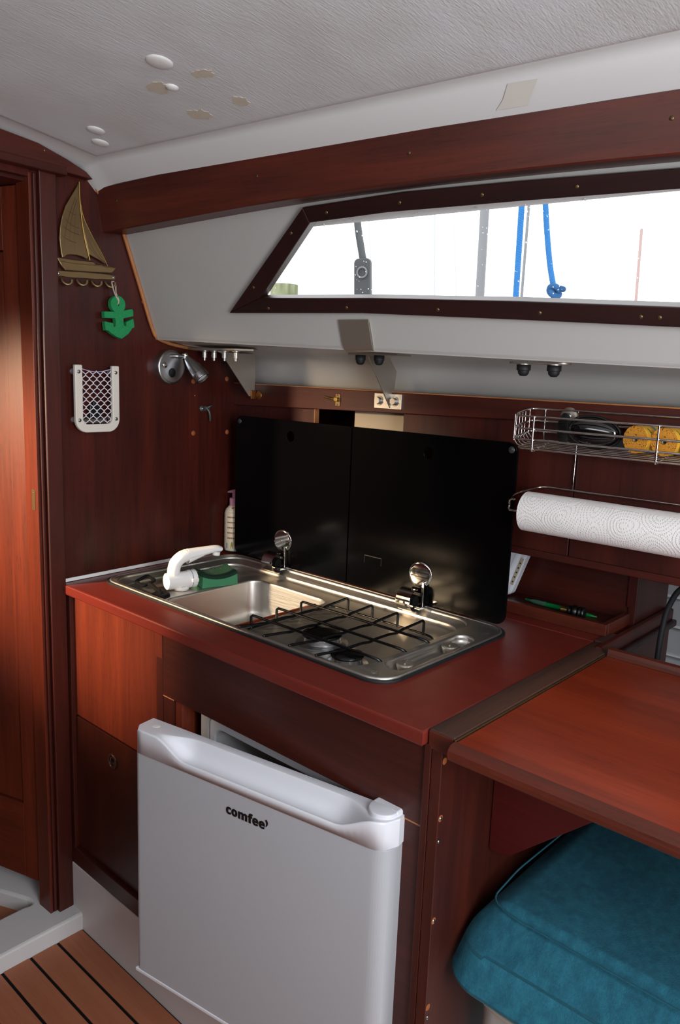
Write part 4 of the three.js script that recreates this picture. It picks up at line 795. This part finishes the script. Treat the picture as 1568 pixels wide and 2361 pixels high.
// ---------------------------------------------------------------- wire rack with its contents
{
  const t = thing('wire_rack', 'chromed wire rack hanging on the locker front', 'rack');
  const x0 = .842, x1 = 1.34, zb = -.4970, zf = -.4250, yy = (y, z) => y - .012 * (z - zb) / (zf - zb), r = .0021;
  const hoop = y => wire([[1.1, yy(y, zb), zb], [x0 + .004, yy(y, zb), zb], [x0, yy(y, -.48), -.48], [x0 + .003, yy(y, zf), zf], [x1, yy(y, zf), zf], [x1, yy(y, zb), zb], [1.1, yy(y, zb), zb]], r, .03);
  for (const y of [1.262, 1.240, 1.2205]) obj('hoop', hoop(y), M.chrome, t);
  obj('floor_hoop', wire([[1.1, 1.2045, zb], [x0 + .012, 1.2045, zb], [x0 + .012, yy(1.2045, zf), zf], [x1 - .01, yy(1.2045, zf), zf], [x1 - .01, 1.2045, zb], [1.1, 1.2045, zb]], .0018, .02), M.chrome, t);
  for (let k = 0; k < 6; k++) { const z = zb + .010 + k * .0106; obj('floor_wire', wire([[x0 + .002, yy(1.2205, z), z], [x0 + .012, yy(1.206, z), z], [x1 - .012, yy(1.206, z), z], [x1 - .002, yy(1.2205, z), z]], .0011, .008, 70, 6), M.chrome, t);
    obj('end_wire', wire([[x0 + (k === 0 || k === 5 ? .003 : 0), yy(1.262, z), z], [x0 + (k === 0 || k === 5 ? .003 : 0), yy(1.216, z), z]], .0010, 0, 6, 6), M.chrome, t); }
  for (const x of [.889, 1.108, 1.30]) obj('upright', wire([[x, yy(1.262, zf), zf + .003], [x, yy(1.199, zf), zf + .003], [x, yy(1.2015, zf) - .001, zf - .004], [x, 1.2025, zb]], .0021, .006), M.chrome, t);
  for (const x of [.872, .936]) obj('back_wire', wire([[x, 1.262, zb + .001], [x, 1.214, zb + .001], [x + .006, 1.2055, zb + .01]], .0011, .008, 16, 6), M.chrome, t);
  const d = obj('mounting_disc', lathe([[0, .0035], [.012, .003], [.0165, 0]], 32).rotateX(Math.PI / 2).translate(.917, 1.2515, -.4998), M.steelDull, t);
  obj('screw', screwHead(.006).translate(.917, 1.2515, -.4965), M.screwSteel, d);
}
{
  const t = thing('roll_holder', 'bent chrome wire paper roll holder under the wire rack', 'roll holder');
  obj('rod', wire([[1.33, 1.117, -.508], [.872, 1.1165, -.508], [.843, 1.104, -.462], [.846, 1.099, -.440], [.858, 1.097, -.432]], .0021, .012), M.chrome, t);
  obj('rod', wire([[.858, 1.097, -.432], [.846, 1.0965, -.434], [.845, 1.082, -.438], [.846, 1.076, -.432], [.860, 1.077, -.427], [1.33, 1.079, -.427]], .0021, .006), M.chrome, t);
  obj('hanger', wire([[.9325, 1.205, -.5085], [.9325, 1.117, -.5085]], .0011, 0, 20, 6), M.chrome, t);
}
{
  const t = thing('paper_towel_roll', 'white embossed kitchen paper roll on the wire holder', 'paper roll', [.886, 1.080, -.427]);
  const cv = document.createElement('canvas'); cv.width = 1024; cv.height = 1024; const c = cv.getContext('2d'); c.fillStyle = '#606060'; c.fillRect(0, 0, 1024, 1024);
  const dot = (x, y) => { for (const ox of [-1024, 0, 1024]) for (const oy of [-1024, 0, 1024]) { c.beginPath(); c.arc(x + ox, y + oy, 5, 0, 7); c.fill(); } };
  c.fillStyle = '#ffffff'; seed = 99;
  const cells = []; for (let i = 0; i < 4; i++) for (let j = 0; j < 4; j++) cells.push([i * 256 + (j % 2) * 128 + 40 * rnd(), j * 256 + 60 * rnd(), rnd() * 6.28, .55 + .35 * rnd()]);
  for (const [cx, cy, an, el] of cells) for (let q = 1; q <= 6; q++) { const R = q * 33, n = Math.round(R * 6.28 * .8 / 15); for (let k = 0; k < n; k++) { const a = k / n * 6.283, ex = R * Math.cos(a) * (1 - .28 * Math.cos(a)), ey = R * el * Math.sin(a); const x = cx + ex * Math.cos(an) - ey * Math.sin(an), y = cy + ex * Math.sin(an) + ey * Math.cos(an); const near = cells.some(o => o[0] !== cx && Math.hypot(((x - o[0] + 1536) % 1024) - 512, ((y - o[1] + 1536) % 1024) - 512) < Math.hypot(x - cx, y - cy) - 3); if (!near) dot(x, y); } }
  const bt = new THREE.CanvasTexture(cv); bt.wrapS = bt.wrapT = THREE.RepeatWrapping; bt.repeat.set(1, 1.35);
  const paper = std({ color: 0xeae7e4, roughness: .95, bumpMap: bt, bumpScale: .0010 }), plain = std({ color: 0xe4e0dc, roughness: .95 });
  const Lr = .30, R = .0355; const roll = new THREE.CylinderGeometry(R, R, Lr, 64, 20, true); const rp = roll.attributes.position;
  for (let i = 0; i < rp.count; i++) { const a = Math.atan2(rp.getZ(i), rp.getX(i)), k = 1 + .006 * Math.sin(a * 3 + 1) + .004 * Math.sin(a * 2 + rp.getY(i) * 20); rp.setX(i, rp.getX(i) * k); rp.setZ(i, rp.getZ(i) * k); } roll.computeVertexNormals();
  { const n = roll.attributes.normal; for (let j = 0; j <= 20; j++) { const a = j * 65, b = a + 64; const x = (n.getX(a) + n.getX(b)) / 2, y = (n.getY(a) + n.getY(b)) / 2, z = (n.getZ(a) + n.getZ(b)) / 2; n.setXYZ(a, x, y, z); n.setXYZ(b, x, y, z); } }
  obj('paper', roll.rotateZ(Math.PI / 2).translate(Lr / 2, 0, 0), paper, t);
  obj('roll_end', new THREE.RingGeometry(.0185, R * 1.003, 48).rotateY(-Math.PI / 2), plain, t); obj('roll_end', new THREE.RingGeometry(.0185, R, 48).rotateY(Math.PI / 2).translate(Lr, 0, 0), plain, t);
  obj('core', new THREE.CylinderGeometry(.0185, .0185, Lr - .002, 32, 1, true).rotateZ(Math.PI / 2).translate(Lr / 2, 0, 0), std({ color: 0xa58a68, roughness: .9 }), t);
  const fl = grid(20, 4, (u, v) => { const a = 1.0 + v * .28, rr = R + .0007 + .0006 * Math.sin(u * 14); return [.006 + u * (Lr - .012), rr * Math.sin(a), rr * Math.cos(a)]; }); obj('loose_edge', fl, plain, t);
}
{
  const t = thing('sunglasses', 'black wraparound sunglasses lying in the wire rack', 'sunglasses', [.985, 1.2012, -.462], .12);
  const lens = std({ color: 0x06070a, roughness: .06, clearcoat: 1, clearcoatRoughness: .03 });
  const e = (rx, ry, rz, n = 28) => new THREE.SphereGeometry(1, n, 18).scale(rx, ry, rz);
  obj('lens', [e(.043, .0245, .011).rotateZ(-.08).translate(0, .0285, .010)], lens, t);
  obj('frame', [wire(Array.from({ length: 25 }, (_, i) => { const a = i / 24 * 2 * Math.PI; return [.0455 * Math.cos(a), .0285 + .0265 * Math.sin(a) - .0035 * Math.cos(a), .006]; }), .0026, 0, 60, 8), box(.034, .056, .004, .020, -.004, .006, .003, 2)], M.black, t);
  obj('temple', wire([[.052, .012, 0], [.058, .010, -.010], [.03, .008, -.020], [-.03, .008, -.022]], .0034, 0, 24), M.black, t);
}
{
  const t = thing('comb', 'ribbed black plastic comb standing at the left end of the wire rack', 'comb', [.925, 1.2005, -.468], -.5);
  obj('body', new THREE.SphereGeometry(1, 22, 16).scale(.018, .029, .008).translate(0, .0295, 0), M.rubber, t);
  for (let k = 0; k < 8; k++) obj('tooth', wire([[-.015 + .0018 * Math.abs(k - 4), .014 + k * .0048, .007], [0, .016 + k * .0048, .0105], [.014 - .0014 * Math.abs(k - 4), .018 + k * .0048, .007]], .0009, 0, 10, 5), M.black, t);
  obj('handle', wire([[.012, .018, -.002], [.028, .012, -.006], [.040, .009, -.008]], .0045, 0, 12), M.black, t);
}
{
  const cv = document.createElement('canvas'); cv.width = cv.height = 512; const c = cv.getContext('2d'); c.fillStyle = '#e9b53a'; c.fillRect(0, 0, 512, 512); c.fillStyle = '#2a2116'; seed = 5;
  for (let i = 0; i < 26; i++) { const x = rnd() * 512, y = rnd() * 512; c.save(); c.translate(x, y); c.rotate(rnd() * 6.28); c.beginPath(); c.ellipse(0, 0, 20, 8, 0, 0, 7); c.ellipse(22, 0, 9, 11, 0, 0, 7); c.ellipse(-22, 0, 9, 11, 0, 0, 7); c.fill(); c.restore(); }
  const bagTex = new THREE.CanvasTexture(cv); bagTex.colorSpace = THREE.SRGBColorSpace; bagTex.wrapS = bagTex.wrapT = THREE.RepeatWrapping; bagTex.repeat.set(1.6, .7);
  const skin = std({ map: bagTex, roughness: .5 });
  const endTex = dataTex(256, 256, (u, v) => { const a = Math.atan2(v - .5, u - .5) / 6.283, r = Math.hypot(u - .5, v - .5) * 30 + a + 1.2 * pn(u, v, 6, 6, 95); const k = r - Math.floor(r); return k < .2 ? [140, 84, 18] : pn(u, v, 40, 40, 96) > .8 ? [60, 40, 16] : mix([240, 176, 62], [222, 146, 40], k); }, true, 1, 1);
  const endM = std({ map: endTex, roughness: .7 });
  const proto = thing('bag_roll', '', 'bag roll');
  const R = .0228, L = .052;
  obj('film', new THREE.CylinderGeometry(R, R * .97, L, 30, 1, true).rotateX(Math.PI / 2).translate(0, R, -L / 2), skin, proto);
  obj('roll_end', new THREE.RingGeometry(.0044, R, 30, 1).translate(0, R, 0), endM, proto); obj('roll_end', new THREE.RingGeometry(.0044, R * .97, 30).rotateY(Math.PI).translate(0, R, -L), endM, proto);
  obj('core', new THREE.CylinderGeometry(.0044, .0044, L * .98, 6, 1, true).rotateX(Math.PI / 2).translate(0, R, -L / 2), M.beige, proto);
  proto.userData.group = 'yellow bag rolls in the wire rack';
  const spots = [[1.066, 1.2015, -.437, -.22, 'yellow waste bag roll with a blue band in the wire rack'], [1.112, 1.2015, -.438, -.14, 'middle yellow waste bag roll in the wire rack'], [1.160, 1.2015, -.438, -.18, 'yellow waste bag roll at the picture edge in the wire rack']];
  spots.forEach(([x, y, z, a, lab], i) => { const o = i ? proto.clone() : proto; if (i) { o.name = numbered('bag_roll'); scene.add(o); } o.position.set(x, y, z); o.rotation.y = a; o.userData = { ...proto.userData, label: lab }; });
  const band = obj('band', new THREE.CylinderGeometry(R * 1.015, R * 1.012, .006, 30, 1, true).rotateX(Math.PI / 2).translate(0, R, -.030), std({ color: 0x5d86a8, roughness: .5 }), proto);
}
// ---------------------------------------------------------------- tray in the niche
{
  const t = thing('fiddle_tray', 'low mahogany tray in the niche behind the worktop', 'tray');
  obj('front_rail', box(.50, .996, .8345, .859, -.584, -.572, .0015), M.nose, t, 'x');
  obj('side_rail', box(.984, .996, .8345, .859, -.690, -.584, .0015), M.nose, t, 'z');
  obj('floor', box(.50, .984, .8345, .8445, -.692, -.584, 0), M.panel, t, 'x');
}
{
  const t = thing('gas_alarm', 'white gas alarm leaning in the niche behind the hob lid', 'alarm', [.7460, .8446, -.640]); t.rotation.z = -.335;
  obj('housing', prism(rrect(-.092, 0, 0, .124, .014), .026, .005, [], 8).translate(0, 0, -.026), M.plastic, t);
  obj('front_cover', prism(rrect(-.090, -.012, .004, .119, .016), .014, .006, [], 8).translate(0, 0, -.004), M.plastic, t);
  const cv = document.createElement('canvas'); cv.width = 512; cv.height = 512; const c = cv.getContext('2d'); c.fillStyle = '#e6e8ee'; c.fillRect(0, 0, 512, 512); c.fillStyle = '#555b66'; c.font = '34px sans-serif'; c.fillText('carbone', 330, 250); c.fillRect(350, 90, 110, 8); c.fillRect(390, 170, 70, 8);
  c.strokeStyle = '#333'; c.lineWidth = 10; c.beginPath(); c.arc(400, 360, 46, 0, 7); c.stroke(); c.lineWidth = 7; c.beginPath(); c.moveTo(380, 360); c.lineTo(420, 360); c.moveTo(400, 340); c.lineTo(400, 380); c.stroke();
  const tx = new THREE.CanvasTexture(cv); tx.colorSpace = THREE.SRGBColorSpace;
  obj('print', new THREE.PlaneGeometry(.060, .085).translate(-.052, .066, .0103), std({ map: tx, roughness: .4 }), t);
  const led = obj('label_strip', box(-.0095, -.002, .030, .096, -.001, .0008, .0003), M.beige, t);
  for (let k = 0; k < 5; k++) obj('indicator', cyl(.0017, .0017, .001, 10).rotateX(Math.PI / 2).translate(-.0055, .038 + k * .0115, .001), M.dark, led);
}
{
  const pen = thing('ballpoint_pen', 'translucent green ballpoint pen lying in the tray', 'pen', [.795, .8497, -.640], 0); pen.rotation.set(0, .03, -.015);
  const gm = std({ color: 0x0b8a45, roughness: .2, clearcoat: .8, metalness: .2 });
  obj('barrel', lathe([[0, .022], [.0035, .022], [.0048, .030], [.005, .060], [.0047, .115], [.004, .126]], 20).rotateZ(-Math.PI / 2), gm, pen);
  obj('grip', lathe([[.0024, .004], [.0048, .012], [.005, .040]], 20).rotateZ(-Math.PI / 2), std({ color: 0x4f7d66, roughness: .3, transmission: .4, thickness: 0 }), pen);
  obj('button', lathe([[0, -.008], [.0026, -.008], [.0026, .006]], 14).rotateZ(-Math.PI / 2), std({ color: 0x0a5a34, roughness: .3 }), pen);
  obj('tip', lathe([[.004, .126], [.0034, .136], [.0015, .150], [0, .151]], 16).rotateZ(-Math.PI / 2), gm, pen);
}
{
  const k = thing('cable_plug', 'black ribbed plug with a brass tip lying in the tray beside the pen', 'plug', [.915, .8580, -.612], .12);
  obj('body', lathe([[0, -.016], [.010, -.016], [.011, -.012], [.0095, -.010], [.0095, -.007], [.0133, -.006], [.0133, .001], [.0105, .002], [.0105, .005], [.0125, .006], [.0125, .010], [.0102, .011], [.0125, .013], [.0125, .017], [.0085, .019], [0, .019]], 28).rotateZ(-Math.PI / 2), M.black, k);
  obj('contact', [cyl(.0052, .0052, .012, 14).rotateZ(Math.PI / 2).translate(-.022, 0, 0), new THREE.SphereGeometry(.0044, 14, 10).translate(-.030, 0, 0)], M.brass, k);
  const c = thing('coin', 'silver coin lying in the tray beside the black plug', 'coin', [.946, .8446, -.606]);
  obj('disc', lathe([[0, .0012], [.0095, .0012], [.0098, .0018], [.0108, .0018], [.0110, .0002], [0, 0]], 32), M.alu, c);
}
tag(obj('cable', wire([[1.30, .975, -.62], [1.17, .972, -.61], [1.118, .955, -.60], [1.097, .915, -.60], [1.089, .86, -.60], [1.087, .80, -.60], [1.087, .70, -.60], [1.09, .56, -.61]], .0052, 0, 90, 10), M.rubber), 'thick black cable hanging down behind the table', 'cable');
// ---------------------------------------------------------------- marina outside the window
{
  const w = struct('ground_water', 'harbour water alongside');
  obj('surface', new THREE.PlaneGeometry(120, 80).rotateX(-Math.PI / 2).translate(0, -.55, -41.2), std({ color: 0x8d9698, roughness: .25 }), w);
  const grey = std({ color: 0x6f7072, roughness: .6 }), iron = std({ color: 0x3c3e40, roughness: .6 }), pale = std({ color: 0xa9adb0, roughness: .6 }), blue = std({ color: 0x2b78bd, roughness: .9 });
  blue.bumpMap = dataTex(64, 64, (u, v) => .5 + .5 * Math.sin((u + v) * 12.566), false, 1, 1); blue.bumpMap.repeat.set(60, 2); blue.bumpScale = .002;
  // every spar or stay is a straight line through two points, run down to the water
  const line = (name, a, b, r, m, label, cat) => { const k = (-.56 - a[1]) / (b[1] - a[1]); return tag(obj(name, wire([a, [a[0] + (b[0] - a[0]) * k, -.56, a[2] + (b[2] - a[2]) * k]], r, 0, 4, 12), m), label, cat); };
  line('mast', [-2.945, 5.513, -6.167], [-2.878, -.087, -6.167], .046, grey, 'broad grey mast seen through the middle of the window', 'mast');
  line('thin_mast', [-4.688, 6.813, -10.167], [-4.710, .213, -10.167], .022, grey, 'thin grey mast just right of the left blue rope', 'mast');
  line('red_pole', [-4.159, 3.973, -13.167], [-4.068, -.087, -13.167], .026, std({ color: 0xa58a85, roughness: .7 }), 'faint red pole at the right of the window', 'pole');
  line('stay', [-4.320, 4.193, -7.167], [-4.120, 1.313, -7.167], .010, pale, 'thin slanting stay left of the broad mast', 'stay');
  line('stay', [-6.270, 4.553, -8.167], [-5.892, 1.313, -8.167], .010, pale, 'thin stay just right of the grey rigging screw', 'stay');
  line('stay', [-6.840, 4.913, -11.167], [-6.408, 1.313, -11.167], .010, pale, 'faint stay meeting the foot of the broad mast', 'stay');
  const gw = thing('guard_rail', 'guard wire on stanchions along the side deck above the window', 'guard rail');
  obj('wire', wire([[-1.2, 1.915, -.917], [2.4, 1.915, -.917]], .004, 0, 4), M.screwSteel, gw);
  for (const x of [-1.2, 2.4]) obj('stanchion', wire([[x, 1.43, -.917], [x, 1.93, -.917]], .012, 0, 4), M.screwSteel, gw);
  tag(obj('rope', wire([[.540, 1.915, -.917], [.545, 1.737, -.917], [.548, 1.511, -.917], [.550, 1.432, -.917]], .0075, 0, 40, 10), blue), 'blue rope hanging straight outside the window', 'rope');
  const r2 = thing('knotted_rope', 'blue rope with a knot at its end outside the window', 'rope');
  obj('line', wire([[.592, 1.915, -.917], [.607, 1.735, -.917], [.633, 1.585, -.917], [.646, 1.537, -.917]], .0068, 0, 40, 10), blue, r2);
  const k = V(.649, 1.525, -.917); obj('knot', [new THREE.TorusGeometry(.012, .0072, 10, 20).rotateX(.6).translate(k.x, k.y, k.z), new THREE.TorusGeometry(.010, .0070, 10, 20).rotateY(1.2).rotateZ(.8).translate(k.x + .004, k.y - .006, k.z), wire([[k.x, k.y, k.z], [k.x + .016, k.y + .004, k.z], [k.x + .024, k.y + .002, k.z]], .0068, 0, 8), wire([[k.x, k.y, k.z], [k.x, k.y - .03, k.z]], .0068, 0, 8)], blue, r2);
  const b = thing('rigging_screw', 'grey rigging screw and shroud outside the left part of the window', 'rigging screw');
  obj('shroud', wire([[.155, 2.15, -.717], [.193, 1.701, -.717], [.213, 1.618, -.717], [.218, 1.600, -.717]], .0095, 0, 20, 10), iron, b);
  const c0 = V(.224, 1.554, -.717); obj('plate', prism(rrect(-.022, .022, -.124, .045, .012), .016, .003).rotateY(.4).rotateZ(.06).translate(c0.x, c0.y, c0.z), iron, b);
  obj('eye', new THREE.TorusGeometry(.0125, .0022, 8, 24).rotateY(.4).translate(c0.x + .008, c0.y + .010, c0.z + .018), grey, b);
  const moss = std({ roughness: .95, map: dataTex(64, 64, (u, v) => mix([138, 140, 112], [92, 98, 66], pn(u, v, 16, 8, 97)), true, .5, .5) });
  tag(obj('mooring_post', cyl(.125, .13, 2.62, 22).translate(-3.69, .765, -4.167), moss), 'mossy green post top in the lower left window corner', 'post');
  tag(obj('pile', lathe([[0, .11], [.06, .105], [.12, .07], [.15, 0], [.15, -2.0], [0, -2.2]], 20).translate(-2.32, 1.63, -3.167), M.blackMatt), 'dark pile top just showing over the window sill', 'pile');
}
// ---------------------------------------------------------------- lit reading lamp in the forward compartment, its beam falling through the doorway
{
  const at = [-.40, 1.42, 1.22], to = [.02, .97, 0], dir = V(...to).sub(V(...at)).normalize();
  const t = thing('cabin_spotlight', 'small lit spotlight in the forward compartment beyond the doorway', 'lamp', at);
  const q = new THREE.Quaternion().setFromUnitVectors(V(0, -1, 0), dir);
  obj('shade', lathe([[0, .05], [.012, .045], [.022, .0], [.026, -.012], [.024, -.012], [.020, .0]], 24).applyQuaternion(q), M.alu, t);
  obj('lens', new THREE.CircleGeometry(.019, 24).rotateX(Math.PI / 2).translate(0, -.001, 0).applyQuaternion(q), std({ color: 0xffffff, emissive: new THREE.Color(1, .85, .62), emissiveIntensity: 4 }), t);
  obj('bracket', wire([[0, .04, .02], [0, .06, .08], [0, .05, .135]], .006, 0, 12), M.alu, t);
  const l = new THREE.SpotLight(0xffe0b8, 7.0, 0, .33, 1, 2); l.position.set(at[0] + dir.x * .015, at[1] + dir.y * .015, at[2] + dir.z * .015); l.target.position.set(...to); l.castShadow = true; l.shadow.radius = 2.5; scene.add(l); scene.add(l.target);
}
renderer.render(scene, camera);
